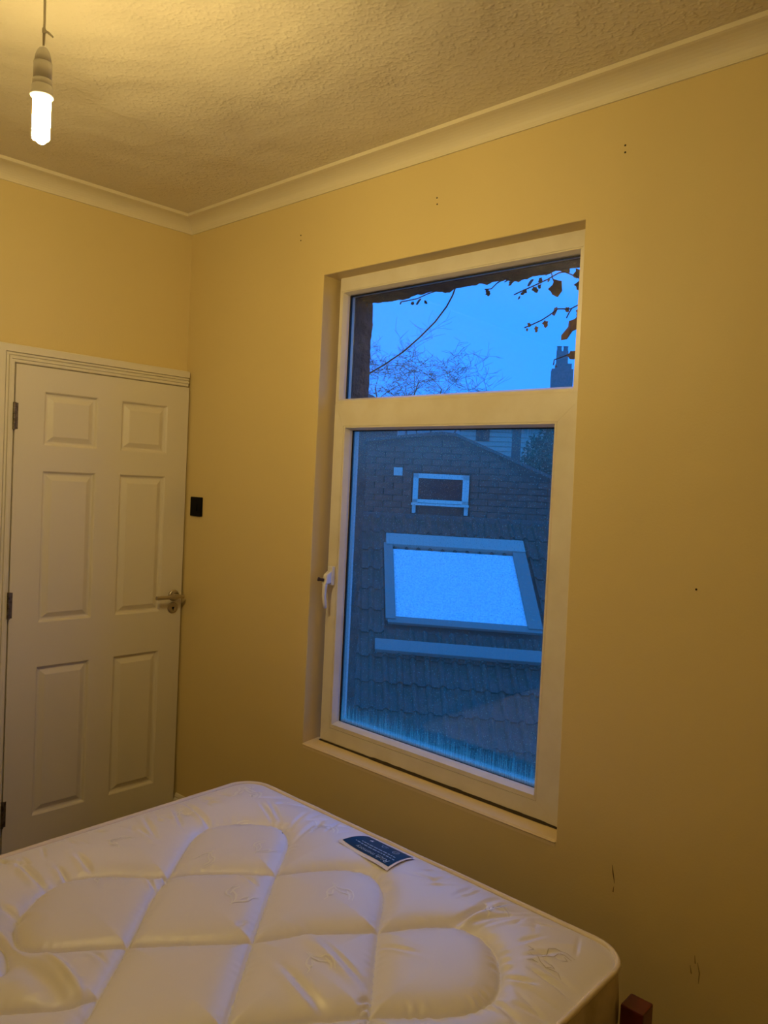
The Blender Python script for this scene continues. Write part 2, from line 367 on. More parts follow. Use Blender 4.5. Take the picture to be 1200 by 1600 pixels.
# ------------------------------------------------------------------ window_1
win = empty('window_1', (0, 0, 0)); tag(win, kind='structure')
def bars(name, o4, i4, yo, yi, yb, m, gap=.0003, names=None, slot=0.):
    """mitred ring of four bars between outer rect o4=(x0,z0,x1,z1) and inner i4; front depth yo at outer edge, yi at inner edge, back yb"""
    oc = [(o4[0], o4[1]), (o4[2], o4[1]), (o4[2], o4[3]), (o4[0], o4[3])]; ic = [(i4[0], i4[1]), (i4[2], i4[1]), (i4[2], i4[3]), (i4[0], i4[3])]
    for k in range(4):
        a, b_ = oc[k], oc[(k+1) % 4]; c, d = ic[(k+1) % 4], ic[k]
        t = Vector((b_[0]-a[0], b_[1]-a[1])).normalized()*gap
        a = (a[0]+t[0], a[1]+t[1]); b_ = (b_[0]-t[0], b_[1]-t[1]); c = (c[0]-t[0], c[1]-t[1]); d = (d[0]+t[0], d[1]+t[1])
        # slight flat then chamfer to the inner edge
        def L(p, q, s): return (p[0]+(q[0]-p[0])*s, p[1]+(q[1]-p[1])*s)
        w_ = (Vector(a)-Vector(d)).length; s = max(0, 1-.010/w_) if yi > yo else .0
        a1, b1 = L(a, d, s), L(b_, c, s)
        v = [(a[0], yo, a[1]), (b_[0], yo, b_[1]), (b1[0], yo, b1[1]), (a1[0], yo, a1[1]), (c[0], yi, c[1]), (d[0], yi, d[1]),
             (a[0], yb, a[1]), (b_[0], yb, b_[1]), (c[0], yb, c[1]), (d[0], yb, d[1])]
        f = [(0, 1, 2, 3), (3, 2, 4, 5), (6, 7, 1, 0), (7, 8, 4, 2, 1), (8, 9, 5, 4), (9, 6, 0, 3, 5), (6, 9, 8, 7)]
        if s == 0: f = [(0, 1, 4, 5), (6, 7, 1, 0), (7, 8, 4, 1), (8, 9, 5, 4), (9, 6, 0, 5), (6, 9, 8, 7)]
        me = mesh(name, v, f)
        obj(name, fixn(me), m, win)
FX0, FX1, FZ0, FZ1 = .9060, 1.995, .592, 2.3685
TG = (.9278, 1.9119, 1.9092, 2.3070); LG = (.9727, .6694, 1.8565, 1.7918)
# fixed outer frame: upper light
bars('frame_bar', (FX0, 1.889, FX1, FZ1), (TG[0]-.012, TG[1]-.019, TG[2]+.012, TG[3]+.012), .0717, .0717, .150, 'upvc')
bars('glazing_bead', (TG[0]-.0115, TG[1]-.0185, TG[2]+.0115, TG[3]+.0115), TG, .0725, .0925, .104, 'upvc')
bars('gasket', (TG[0]-.010, TG[1]-.010, TG[2]+.010, TG[3]+.010), (TG[0]+.0045, TG[1]+.001, TG[2]-.003, TG[3]-.0045), .1045, .1045, .1075, 'gasket')
bars('spacer_bar', (TG[0]-.008, TG[1]-.008, TG[2]+.008, TG[3]+.008), (TG[0]+.0015, TG[1]+.0, TG[2]-.0015, TG[3]-.0015), .116, .116, .130, 'spacer')
bars('outer_gasket', (TG[0]-.006, TG[1]-.006, TG[2]+.006, TG[3]+.006), (TG[0]+.004, TG[1]+.003, TG[2]-.004, TG[3]-.004), .133, .133, .137, 'gasket')
# opening lower sash, proud of the frame
bars('frame_bar', (FX0+.004, FZ0+.004, FX1-.004, 1.886), (LG[0]-.018, LG[1]-.018, LG[2]+.018, LG[3]+.018), .090, .090, .160, 'upvc')
bars('sash_bar', (FX0+.001, FZ0, 1.958, 1.8885), (LG[0]-.016, LG[1]-.024, LG[2]+.013, LG[3]+.014), .0695, .0695, .128, 'upvc')
bars('glazing_bead', (LG[0]-.0150, LG[1]-.0228, LG[2]+.0120, LG[3]+.0133), LG, .0700, .0925, .104, 'upvc')
bars('gasket', (LG[0]-.010, LG[1]-.010, LG[2]+.010, LG[3]+.010), (LG[0]+.0055, LG[1]+.001, LG[2]-.003, LG[3]-.004), .1045, .1045, .1075, 'gasket')
bars('spacer_bar', (LG[0]-.008, LG[1]-.008, LG[2]+.008, LG[3]+.008), (LG[0]+.0015, LG[1]+.008, LG[2]-.0015, LG[3]-.0015), .116, .116, .130, 'spacer')
def pane(name, r, m):
    p = obj(name, box(name, (r[0]-.008-r[0], -.0, -.008), (r[2]+.008-r[0], .0001, r[3]-r[1]+.008)), m, win, (r[0], .1085, r[1]))
    me = mesh(name, [(-.008, 0, -.008), (r[2]-r[0]+.008, 0, -.008), (r[2]-r[0]+.008, 0, r[3]-r[1]+.008), (-.008, 0, r[3]-r[1]+.008)], [(0, 1, 2, 3)])
    me.materials.append(M[m]); p.data = me; return p
tag(pane('window_pane', TG, 'glass_top'), 'clear upper glass pane'); tag(pane('window_pane', LG, 'glass_low'), 'lower glass pane misted with condensation')
# plaster window board, mould line and filler
v = [(OX0, -.001, .5745), (OX0, -.003, .5785), (OX0, .004, .5835), (OX0, .074, .5885), (OX0, .150, .5885), (OX0, .150, .566), (OX0, -.001, .566)]
me = extrude_profile('window_sill', [(q[1], q[2]) for q in v], [lambda a, b: (OX0+.001, a, b), lambda a, b: (1.979, a, b)])
obj('window_sill', me, mat('cream_sill_paint', (.80, .64, .36), .42, spec=.4), win)
v = []; f = []; NN = 60
for k in range(NN+1):
    x = OX0+.024+(1.972-OX0-.024)*k/NN; g = .0018+.0022*abs(noise.noise(Vector((x*40, 0, 3)))) + (.002 if .25 < k/NN < .95 else 0)
    v += [(x, .069, .5882), (x, .0685, .5885+g*1.4), (x, .062-g*.9, .5882)]
    if k: q = 3*k; f += [(q-3, q, q+1, q-2), (q-2, q+1, q+2, q-1)]
obj('mould_line', mesh('mould_line', v, f), 'mould', win)
# espagnolette handle on the left stile
hx, hz2 = .9375, 1.232
hb = obj('window_handle', box('wh', (hx-.014, .052, hz2-.035), (hx+.014, .0700, hz2+.038), .005, 3), 'handle', win)
hub = hexa('hub', [(hx-.013, .020, hz2-.030), (hx+.013, .020, hz2-.030), (hx+.012, .053, hz2-.026), (hx-.012, .053, hz2-.026), (hx-.010, .028, hz2+.006), (hx+.010, .028, hz2+.006), (hx+.012, .053, hz2+.022), (hx-.012, .053, hz2+.022)], .005, 3)
obj('hub', hub, 'handle', hb)
gp = [(hx, .030, hz2-.022), (hx, .027, hz2-.045), (hx, .0265, hz2-.075), (hx, .031, hz2-.100), (hx, .035, hz2-.122)]
o = obj('grip', tube('grip', gp, [.0095, .0085, .0080, .0078, .0065], 12), 'handle', hb, None, True)
kb = obj('lock_button', join('kb', [tube('a', [(hx-.002, .024, hz2-.014), (hx-.010, .010, hz2-.012)], .0058, 12), tube('c', [(hx-.010, .010, hz2-.012), (hx-.014, .004, hz2-.010)], .0075, 12)]), 'brown', hb)

# outer brickwork round the opening: rough, dark, uneven inner edge
ow = empty('wall_outer', (0, 0, 0)); tag(ow, kind='structure')
X0, X1, Z0, Z1, YA, YO = .751, 2.06, .545, 2.368, .152, .402
obj('masonry', box('m', (-.35, YA, -3), (X0-.03, YO, 3.6)), 'brick_reveal', ow)
obj('masonry', box('m', (X1+.03, YA, -3), (4.2, YO, 3.6)), 'brick_reveal', ow)
obj('masonry', box('m', (X0-.03, YA, -3), (X1+.03, YO, Z0-.03)), 'brick_reveal', ow)
obj('masonry', box('m', (X0-.03, YA, Z1+.03), (X1+.03, YO, 3.6)), 'brick_reveal', ow)
def rough_strip(axis, fix, a0, a1, sgn, amp, seed):
    nx, ny = 120, 14; v = []; f = []
    for i in range(nx+1):
        for j in range(ny+1):
            a = a0+(a1-a0)*i/nx; y = YA+(YO+.012-YA)*j/ny
            d = amp*(noise.noise(Vector((a*9, y*9, seed))) + .6*noise.noise(Vector((a*28, y*28, seed))) + .35*noise.noise(Vector((a*80, y*60, seed))))*(.3+.7*j/ny)
            if axis == 'z' and j > 9: d -= .010*max(0, math.sin((a-1.79)/.075*math.pi/2+math.pi/2)) if 1.70 < a < 1.90 else 0
            p = fix+sgn*d
            v.append((p, y, a) if axis == 'x' else (a, y, p))
    for i in range(nx):
        for j in range(ny): k = i*(ny+1)+j; f.append((k, k+1, k+ny+2, k+ny+1))
    # thickness going into the masonry
    n0 = len(v)
    for i in range(nx+1):
        a = a0+(a1-a0)*i/nx; p = fix-sgn*.05
        v.append((p, YO+.012, a) if axis == 'x' else (a, YO+.012, p))
    for i in range(nx): k = i*(ny+1)+ny; f.append((k, n0+i, n0+i+1, k+ny+1))
    return fixn(mesh('render_edge', v, f))
obj('render_edge', rough_strip('x', X0, .5, 2.45, 1, .012, 1.3), 'brick_reveal', ow)
obj('render_edge', rough_strip('z', Z1, .70, 2.1, -1, .016, 5.1), 'brick_reveal', ow)
obj('outer_sill', hexa('os', [(X0, .15, .50), (X1, .15, .50), (X1, .46, .50), (X0, .46, .50), (X0, .15, .590), (X1, .15, .590), (X1, .46, .545), (X0, .46, .545)], .004), 'lead', ow)

# ------------------------------------------------------------------ pendant light
LX, LY = 1.375, -1.28
pl = empty('pendant_light', (LX, LY, H)); tag(pl, 'bare lit energy saving bulb hanging from the ceiling on a white cord', 'ceiling light')
def zl(z): return z-H
obj('ceiling_rose', lathe('ceiling_rose', [(.0001, -.022), (.012, -.022), (.030, -.018), (.040, -.006), (.042, 0)], 28), 'bulb_body', pl, None, True)
cpz = [(0, 0, -.02), (.001, 0, -.1), (0.0, 0, zl(2.58)), (-.001, .001, zl(2.53)), (0, 0, zl(2.474))]
obj('cord', tube('cord', cpz, .0028, 8), 'plastic_cord', pl, None, True)
rv = Vector((math.cos(YAW), math.sin(YAW), 0))
obj('cord_tie', join('ct', [tube('c', [tuple(Vector((0, 0, zl(2.512)))), tuple(rv*.009+Vector((0, 0, zl(2.508)))), tuple(rv*.020+Vector((0, 0, zl(2.499))))], [.003, .0026, .002], 6), tube('d', [(0, 0, zl(2.516)), (0, 0, zl(2.506))], .0042, 8)]), 'plastic_cord', pl)
hl = obj('lamp_holder', lathe('lamp_holder', [(.003, zl(2.477)), (.008, zl(2.475)), (.0125, zl(2.468)), (.0155, zl(2.458)), (.0175, zl(2.447)), (.0155, zl(2.4465)), (.0155, zl(2.4455)), (.0182, zl(2.445)), (.0185, zl(2.411)), (.0162, zl(2.4105)), (.0162, zl(2.4095)), (.0195, zl(2.409)), (.0200, zl(2.398)), (.0185, zl(2.396))], 28), 'bulb_body', pl, None, True)
bb = obj('bulb', lathe('bulb', [(.0185, zl(2.398)), (.0205, zl(2.396)), (.0212, zl(2.384)), (.0230, zl(2.379)), (.0232, zl(2.3745)), (.0190, zl(2.371)), (.0001, zl(2.371))], 28), 'bulb_body', pl, None, True)
for k in range(3):
    a0 = k*2*math.pi/3+.5; cx, cy = .0108*math.cos(a0), .0108*math.sin(a0); tx, ty = -math.sin(a0), math.cos(a0); h_ = .0068
    pts = [(cx-tx*h_, cy-ty*h_, zl(2.372)), (cx-tx*h_, cy-ty*h_, zl(2.292))]
    for q in range(1, 6):
        a = math.pi*q/6; pts.append((cx-tx*h_*math.cos(a), cy-ty*h_*math.cos(a), zl(2.292)-h_*math.sin(a)))
    pts += [(cx+tx*h_, cy+ty*h_, zl(2.292)), (cx+tx*h_, cy+ty*h_, zl(2.372))]
    obj('glass_tube', tube('gt', pts, .0052, 8), 'lit', bb)

# ------------------------------------------------------------------ bed frame and mattress
MX0, MX1, MY0, MY1, MZ, MB = 1.000, 2.362, -.337, -2.237, .560, .357
bed = empty('bed_frame', (1.68, -1.3, 0)); tag(bed, 'reddish brown wooden bed frame whose corner post shows beside the mattress', 'bed')
def bpart(name, a, b, m='wood', bev=.003): 
    me = box(name, (a[0]-1.68, a[1]+1.3, a[2]), (b[0]-1.68, b[1]+1.3, b[2]), bev, 2); return obj(name, me, m, bed)
for x in (.930, 2.3815):
    for y in (-.420, -2.21):
        bpart('bed_post', (x, y, 0), (x+.051, y+.054, .50), bev=.004)
for x in (.945, 2.392): bpart('side_rail', (x, -2.156, .25), (x+.028, -.420, .345))
for y in (-.407, -2.197): bpart('end_rail', (.981, y, .25), (2.3815, y+.028, .345))
for k in range(12):
    y = -.50-k*.145; bpart('slat', (.973, y-.07, .337), (2.392, y, .357), 'slat', .001)

S1 = [(2.102, -0.917), (2.033, -0.832), (1.924, -0.7), (1.868, -0.624), (1.81, -0.558), (1.753, -0.527), (1.704, -0.536), (1.663, -0.567), (1.614, -0.635), (1.572, -0.706), (1.491, -0.789), (1.428, -0.862), (1.401, -0.916), (1.348, -0.969), (1.292, -1.025), (1.252, -1.097), (1.256, -1.155), (1.298, -1.218), (1.354, -1.272), (1.393, -1.29), (1.443, -1.298), (1.486, -1.276), (1.539, -1.207), (1.593, -1.136), (1.67, -1.041), (1.761, -0.93), (1.822, -0.823), (1.924, -0.7), (1.972, -0.622), (2.022, -0.565), (2.078, -0.542), (2.129, -0.553), (2.176, -0.587), (2.215, -0.64), (2.236, -0.692), (2.232, -0.747), (2.204, -0.803), (2.155, -0.86), (2.102, -0.917), (2.02, -1.02), (1.94, -1.136)]
S2 = [(1.94, -1.136), (1.846, -1.028), (1.761, -0.93), (1.676, -0.83), (1.572, -0.706), (1.506, -0.62), (1.448, -0.556), (1.392, -0.527), (1.347, -0.533), (1.294, -0.574), (1.254, -0.625), (1.235, -0.679), (1.251, -0.733), (1.298, -0.796), (1.356, -0.863), (1.401, -0.916), (1.449, -0.985), (1.525, -1.063), (1.593, -1.136), (1.652, -1.202), (1.704, -1.261), (1.747, -1.31), (1.80, -1.40)]
S5 = [(1.70, -1.262), (1.697, -1.282), (1.690, -1.31), (1.66, -1.358), (1.60, -1.43), (1.52, -1.53), (1.43, -1.60), (1.34, -1.61), (1.27, -1.56), (1.25, -1.48), (1.28, -1.40), (1.33, -1.355), (1.374, -1.339), (1.41, -1.326), (1.445, -1.328), (1.48, -1.339), (1.506, -1.356), (1.512, -1.378), (1.49, -1.42), (1.44, -1.50)]
S7 = [(2.102, -.917), (2.17, -1.0), (2.22, -1.08), (2.23, -1.16), (2.19, -1.24), (2.11, -1.34), (1.94, -1.55), (1.80, -1.72), (1.66, -1.90), (1.58, -1.99), (1.50, -2.02), (1.44, -1.98), (1.43, -1.9), (1.60, -1.68), (1.80, -1.40), (1.94, -1.136)]
S8 = [(2.102, -.917), (1.94, -1.136)]
S9 = [(1.94, -1.136), (2.11, -1.34), (2.22, -1.48), (2.22, -1.60), (2.1, -1.74), (1.94, -1.93), (1.86, -2.0), (1.78, -1.99), (1.6, -1.78), (1.44, -1.60)]
POLY = [S1, S2, S5, S7, S8, S9]
segA, segB, segS = [], [], []
for P in POLY:
    # Catmull-Rom smoothing
    Q = []
    for i in range(len(P)-1):
        p0 = P[max(i-1, 0)]; p1 = P[i]; p2 = P[i+1]; p3 = P[min(i+2, len(P)-1)]
        for t_ in (0, .25, .5, .75):
            q = []
            for c in (0, 1):
                q.append(.5*((2*p1[c])+(-p0[c]+p2[c])*t_+(2*p0[c]-5*p1[c]+4*p2[c]-p3[c])*t_*t_+(-p0[c]+3*p1[c]-3*p2[c]+p3[c])*t_**3))
            Q.append(tuple(q))
    Q.append(P[-1]); P[:] = Q
    s = 0
    for a, b_ in zip(Q[:-1], Q[1:]):
        segA.append(a); segB.append(b_); segS.append(s); s += math.dist(a, b_)
segA = np.array(segA); segB = np.array(segB); segS = np.array(segS)
W = [(2.022, -0.565, 2.065, -0.361, 9, 4), (2.034, -0.552, 2.039, -0.406, 7, 4), (2.053, -0.532, 2.147, -0.346, 8, 3), (2.083, -0.519, 2.146, -0.374, 6, 2), (2.162, -0.407, 2.205, -0.381, 5, 2), (2.228, -0.627, 2.277, -0.605, 6, 3), (2.241, -0.705, 2.32, -0.723, 8, 3), (2.216, -0.545, 2.267, -0.469, 6, 2), (2.181, -0.515, 2.208, -0.451, 7, 2), (1.804, -0.827, 2.012, -0.854, 12, -3), (1.851, -0.831, 2.042, -0.866, 9, 3), (1.888, -0.954, 2.07, -0.983, 10, 3), (1.965, -0.745, 2.053, -0.718, 6, 2), (2.069, -0.912, 2.069, -0.88, 4, 4), (2.085, -0.929, 2.08, -0.903, 4, 3), (1.501, -1.276, 1.693, -1.28, 9, -5), (1.476, -1.327, 1.678, -1.314, 22, 5), (1.566, -1.206, 1.624, -1.201, 6, 2), (1.107, -1.161, 1.252, -1.164, 8, 5), (1.192, -1.101, 1.259, -1.103, 6, 4), (1.162, -1.036, 1.26, -1.046, 7, 4), (1.357, -1.25, 1.28, -1.276, 10, 4), (1.062, -0.64, 1.244, -0.674, 7, 5), (1.064, -0.687, 1.211, -0.749, 6, 2), (1.066, -0.785, 1.222, -0.841, 7, 3), (1.128, -0.841, 1.225, -0.849, 6, 2), (1.52, -0.781, 1.596, -0.79, 6, 3), (1.391, -0.922, 1.43, -0.934, 4, 4), (1.359, -0.957, 1.446, -0.974, 5, 3), (1.476, -0.571, 1.425, -0.414, 8, 3), (1.41, -0.526, 1.35, -0.397, 7, 2), (1.707, -0.931, 1.703, -0.902, 5, 2), (1.218, -0.477, 1.331, -0.52, 6, 2), (1.219, -0.44, 1.346, -0.503, 6, 2), (1.815, -0.459, 1.913, -0.423, 8, 2), (2.2, -0.358, 2.252, -0.35, 5, 2)]
RC = .085
def seg_dist(X, Y, ax, ay, bx, by):
    dx, dy = bx-ax, by-ay; L = dx*dx+dy*dy+1e-12
    t = np.clip(((X-ax)*dx+(Y-ay)*dy)/L, 0, 1)
    return np.hypot(X-ax-t*dx, Y-ay-t*dy), t
def border(X, Y):                                   # distance inside the rounded rectangle
    cx, cy = (MX0+MX1)/2, (MY0+MY1)/2; hx_, hy_ = (MX1-MX0)/2-RC, (MY0-MY1)/2-RC
    qx = np.abs(X-cx)-hx_; qy = np.abs(Y-cy)-hy_
    return -(np.hypot(np.maximum(qx, 0), np.maximum(qy, 0)) + np.minimum(np.maximum(qx, qy), 0) - RC)
def height(X, Y):
    X = np.asarray(X, float); Y = np.asarray(Y, float); sh = X.shape; X = X.ravel(); Y = Y.ravel()
    d = np.full(X.shape, 9.); ss = np.zeros(X.shape)
    for k in range(len(segA)):
        ax, ay = segA[k]; bx, by = segB[k]
        dd, t = seg_dist(X, Y, ax, ay, bx, by)
        m = dd < d; d[m] = dd[m]; ss[m] = (segS[k]+t*math.dist(segA[k], segB[k]))[m]
    b_ = np.maximum(border(X, Y), 0)
    edge = 1-np.exp(-b_/.075); edge2 = 1-np.exp(-b_/.012)
    puff = 1-np.exp(-d/.022); far = np.clip(d/.12, 0, 1)
    h = .037*edge*(.27+.60*puff+.13*far) - .0045*np.exp(-(d/.0034)**2)
    # puckers gathered along the stitching, and soft creases
    pk = np.sin(ss*210+2.5*np.sin(ss*37))*np.exp(-((d-.013)/.012)**2)*np.clip(1.25-(b_-.12)/.16, .22, 1)*(.35+.65*np.sin(ss*23+1)**2)*.0024
    h += pk*edge2
    for x0, y0, x1, y1, wd, dp in W:
        dd, t = seg_dist(X, Y, x0, y0, x1, y1); wd = wd*.001; wt = np.sin(np.pi*np.clip(t, .04, .96))**.6
        sd = ((X-x0)*(y1-y0)-(Y-y0)*(x1-x0))/math.dist((x0, y0), (x1, y1))
        h -= dp*.0021*wt*np.exp(-(dd/wd)**2)*edge2; h += abs(dp)*.0009*wt*np.exp(-((sd-wd*1.9)/(wd*1.3))**2)*(dd < wd*6)*edge2
    # random fine creases running outwards in the border band
    cr = np.zeros(X.shape); rs = np.random.RandomState(3)
    bandw = np.clip((d-.02)/.03, 0, 1)*np.clip(b_/.02, 0, 1)*np.clip((.17-b_)/.05, 0, 1)*(1-((X > 1.53) & (X < 1.80) & (Y > -.53)))
    for q in range(80):
        side = rs.choice([0, 1, 2], p=[.42, .28, .30]); tl = rs.uniform(.03, .08); a = rs.uniform(-.6, .6)
        if side == 0: px, py, vx, vy = rs.uniform(1.1, 2.3), MY0-rs.uniform(.04, .12), math.sin(a), math.cos(a)
        elif side == 1: px, py, vx, vy = MX0+rs.uniform(.05, .16), rs.uniform(-1.4, -.5), math.cos(a), math.sin(a)
        else: px, py, vx, vy = MX1-rs.uniform(.04, .12), rs.uniform(-1.2, -.45), math.cos(a), math.sin(a)
        dd, t = seg_dist(X, Y, px-vx*tl, py-vy*tl, px+vx*tl, py+vy*tl)
        cr += rs.uniform(.0018, .0052)*np.exp(-(dd/rs.uniform(.004, .009))**2)*np.sin(np.pi*np.clip(t, .02, .98))
    h -= cr*bandw
    return (MZ+h-.002).reshape(sh)
nx, ny = 400, 560
gx = np.linspace(MX0, MX1, nx); gy = np.linspace(MY0, MY1, ny)
GX, GY = np.meshgrid(gx, gy, indexing='ij')
cx, cy = (MX0+MX1)/2, (MY0+MY1)/2; hx_, hy_ = (MX1-MX0)/2-RC, (MY0-MY1)/2-RC
qx = np.abs(GX-cx)-hx_; qy = np.abs(GY-cy)-hy_; corner = (qx > 0) & (qy > 0); L = np.hypot(qx, qy); outp = corner & (L > RC)
sc = np.where(outp, RC/np.maximum(L, 1e-9), 1)
PX = np.where(corner, cx+np.sign(GX-cx)*(hx_+qx*sc), GX); PY = np.where(corner, cy+np.sign(GY-cy)*(hy_+qy*sc), GY)
PZ = height(PX, PY)
OXm, OYm = 1.68, -1.3
verts = np.stack([PX-OXm, PY-OYm, PZ], -1).reshape(-1, 3)
idx = np.arange(nx*ny).reshape(nx, ny); F4 = np.stack([idx[:-1, :-1], idx[1:, :-1], idx[1:, 1:], idx[:-1, 1:]], -1).reshape(-1, 4)
allout = outp.reshape(-1)[F4].all(1); F4 = F4[~allout][:, ::-1]
me = mesh('mattress_top', verts.tolist(), F4.tolist())
bm = bmesh.new(); bm.from_mesh(me); bmesh.ops.delete(bm, geom=[v for v in bm.verts if not v.link_faces], context='VERTS')
bmesh.ops.remove_doubles(bm, verts=bm.verts[:], dist=.00005); bmesh.ops.recalc_face_normals(bm, faces=bm.faces[:])
if sum(f.normal.z for f in bm.faces) < 0: bmesh.ops.reverse_faces(bm, faces=bm.faces[:])
bm.to_mesh(me); bm.free()
mt = empty('mattress', (OXm, OYm, MB)); tag(mt, 'cream quilted damask double mattress lying bare on the wooden bed frame', 'mattress')
o = obj('quilted_top', me, 'fabric', mt, (0, 0, -MB), True)
# outline
def outline(off=0, n=9):
    pts = []; 
    for (sx, sy, a0) in ((1, 1, 0), (-1, 1, 90), (-1, -1, 180), (1, -1, 270)):
        for k in range(n):
            a = math.radians(a0+90*k/(n-1)); pts.append((cx-OXm+sx*hx_+(RC+off)*math.cos(a), cy-OYm+sy*hy_+(RC+off)*math.sin(a)))
    # densify straights
    res = []
    for i, p in enumerate(pts):
        q = pts[(i+1) % len(pts)]; res.append(p); L = math.dist(p, q); m = int(L/.04)
        for k in range(1, m): res.append((p[0]+(q[0]-p[0])*k/m, p[1]+(q[1]-p[1])*k/m))
    return res
prof = []
for k in range(11):
    t_ = k/10; z = MZ-.003-(MZ-MB-.006)*t_; prof.append((.011*math.sin(math.pi*t_)**.6-.001, z))
v = []; f = []
for offk, z in prof:
    ol = outline(offk); N = len(outline(0))
    ol = ol[:N] if len(ol) >= N else ol
    v.append((ol, z))
base_ol = outline(0); N = len(base_ol); cxl, cyl = cx-OXm, cy-OYm
vv = []
for k, (offk, z) in enumerate(prof):
    for i, (x, y) in enumerate(base_ol):
        nxv = Vector((x-max(-hx_, min(hx_, x-cxl))-cxl, y-max(-hy_, min(hy_, y-cyl))-cyl, 0)); nxv = nxv.normalized() if nxv.length > 1e-6 else Vector((0, 0, 0))
        wv = offk+.003*noise.noise(Vector((x*7, y*7, z*9)))*math.sin(math.pi*k/10)
        vv.append((x+nxv.x*wv, y+nxv.y*wv, z))
ff = []
for k in range(len(prof)-1):
    for i in range(N): j = (i+1) % N; ff.append((k*N+i, (k+1)*N+i, (k+1)*N+j, k*N+j))
ff.append(tuple((len(prof)-1)*N+i for i in range(N))[::-1])
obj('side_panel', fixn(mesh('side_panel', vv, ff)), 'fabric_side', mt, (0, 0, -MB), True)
for z in (MZ+.001, MB+.006):
    pts = [(x*1.003, y*1.002, z+.0018*noise.noise(Vector((x*9, y*9, 2)))) for x, y in base_ol]; pts.append(pts[0])
    obj('piping', tube('piping', pts, .0064, 8, False), 'piping', mt, (0, 0, -MB), True)
# stitched thread dots along the quilting, one joined part
bmv = []; bmf = []
for P in (S1, S2, S5, S7, S8, S9):
    acc = 0; 
    for a, b_ in zip(P[:-1], P[1:]):
        L = math.dist(a, b_); 
        if L < 1e-6: continue
        t_ = -acc
        while t_ < L:
            if t_ >= 0:
                x, y = a[0]+(b_[0]-a[0])*t_/L, a[1]+(b_[1]-a[1])*t_/L; dx, dy = (b_[0]-a[0])/L*.0016, (b_[1]-a[1])/L*.0016
                bmv.append((x, y, dx, dy))
            t_ += .0052
        acc = (L+acc) % .0052
if bmv:
    arr = np.array(bmv); hz_ = height(arr[:, 0], arr[:, 1])
    v = []; f = []
    for (x, y, dx, dy), z in zip(bmv, hz_):
        n0 = len(v); nxn, nyn = -dy*.35, dx*.35
        v += [(x-dx-nxn-OXm, y-dy-nyn-OYm, z+.0002), (x+dx-nxn-OXm, y+dy-nyn-OYm, z+.0002), (x+dx+nxn-OXm, y+dy+nyn-OYm, z+.0002), (x-dx+nxn-OXm, y-dy+nyn-OYm, z+.0002), (x-OXm, y-OYm, z+.0010)]
        f += [(n0, n0+1, n0+4), (n0+1, n0+2, n0+4), (n0+2, n0+3, n0+4), (n0+3, n0, n0+4)]
    o = obj('quilting_stitches', mesh('qs', v, f), 'stitch', mt, (0, 0, -MB)); o['kind'] = 'stuff'
# woven prancing-animal motifs: thin satin ribbons following the cloth
MS = [[(0.001, -0.06), (0.002, -0.043), (-0.019, -0.022), (-0.024, -0.004), (-0.023, 0.013), (-0.034, 0.032)], [(-0.019, -0.022), (0.001, -0.03), (-0.001, -0.016), (-0.013, 0.001)], [(-0.042, 0.03), (-0.01, 0.011), (0.012, 0.007), (0.031, 0.013), (0.042, 0.017)], [(-0.032, 0.026), (-0.014, 0.022), (0.008, 0.025), (0.018, 0.036), (0.036, 0.034), (0.055, 0.017), (0.067, -0.006)], [(-0.035, 0.038), (-0.019, 0.041), (-0.028, 0.054)], [(0.028, -0.006), (0.045, -0.009), (0.043, 0.003)], [(-0.054, 0.009), (-0.04, 0.008), (-0.03, -0.004)], [(0.022, 0.025), (0.047, 0.008), (0.057, -0.01)]]
def ribbon(P, wd, lift):
    v = []; f = []; pts = []
    for i in range(len(P)-1):
        for t_ in np.linspace(0, 1, 7)[:-1]: pts.append((P[i][0]+(P[i+1][0]-P[i][0])*t_, P[i][1]+(P[i+1][1]-P[i][1])*t_))
    pts.append(P[-1]); A_ = []
    for i, p in enumerate(pts):
        a = pts[max(i-1, 0)]; b_ = pts[min(i+1, len(pts)-1)]; L = math.dist(a, b_)+1e-9; nxn, nyn = -(b_[1]-a[1])/L, (b_[0]-a[0])/L
        w_ = wd*(.45+.55*math.sin(math.pi*(i+.5)/len(pts)))
        A_ += [(p[0]+nxn*w_, p[1]+nyn*w_), (p[0]-nxn*w_, p[1]-nyn*w_)]
    A_ = np.array(A_); Z = height(A_[:, 0], A_[:, 1])+lift
    v = [(x-OXm, y-OYm, z) for (x, y), z in zip(A_, Z)]
    for i in range(len(pts)-1): f.append((2*i, 2*i+1, 2*i+3, 2*i+2))
    return mesh('r', v, f)
for (px, py), an, s_m, st in [((1.124, -.458), 0, 1.0, 0), ((1.465, -.451), .2, .95, 1), ((1.292, -.608), 1.9, .6, 1), ((1.132, -.70), 2.5, .7, 1), ((1.466, -.664), 2.4, .7, 1), ((1.40, -.80), -.6, .6, 1), ((1.762, -.675), .1, .8, 1), ((1.62, -.86), 2.6, .8, 1), ((2.06, -.440), .3, .7, 1), ((2.26, -.52), 1.0, .9, 2), ((1.315, -1.05), .8, .6, 1), ((1.93, -.90), .4, .7, 1), ((1.17, -.93), 1.2, .7, 1)]:
    rb = []
    for sidx, s in enumerate(MS):
        if st == 1 and sidx in (4, 5, 6): continue
        P = [(px+s_m*(x*math.cos(an)-y*math.sin(an)), py+s_m*(x*math.sin(an)+y*math.cos(an))) for x, y in s]
        if all(MX0+.02 < x < MX1-.02 and y < MY0-.02 for x, y in P): rb.append(ribbon(P, (.0046 if st == 0 else .0032 if st == 1 else .0010)*s_m, .0009))
    if rb: obj('woven_motif', join('wm', rb), 'thread' if st < 2 else 'faint_print', mt, (0, 0, -MB), True)
d_ = lathe('dot', [(.0001, .0008), (.002, .0006), (.003, 0)], 8)
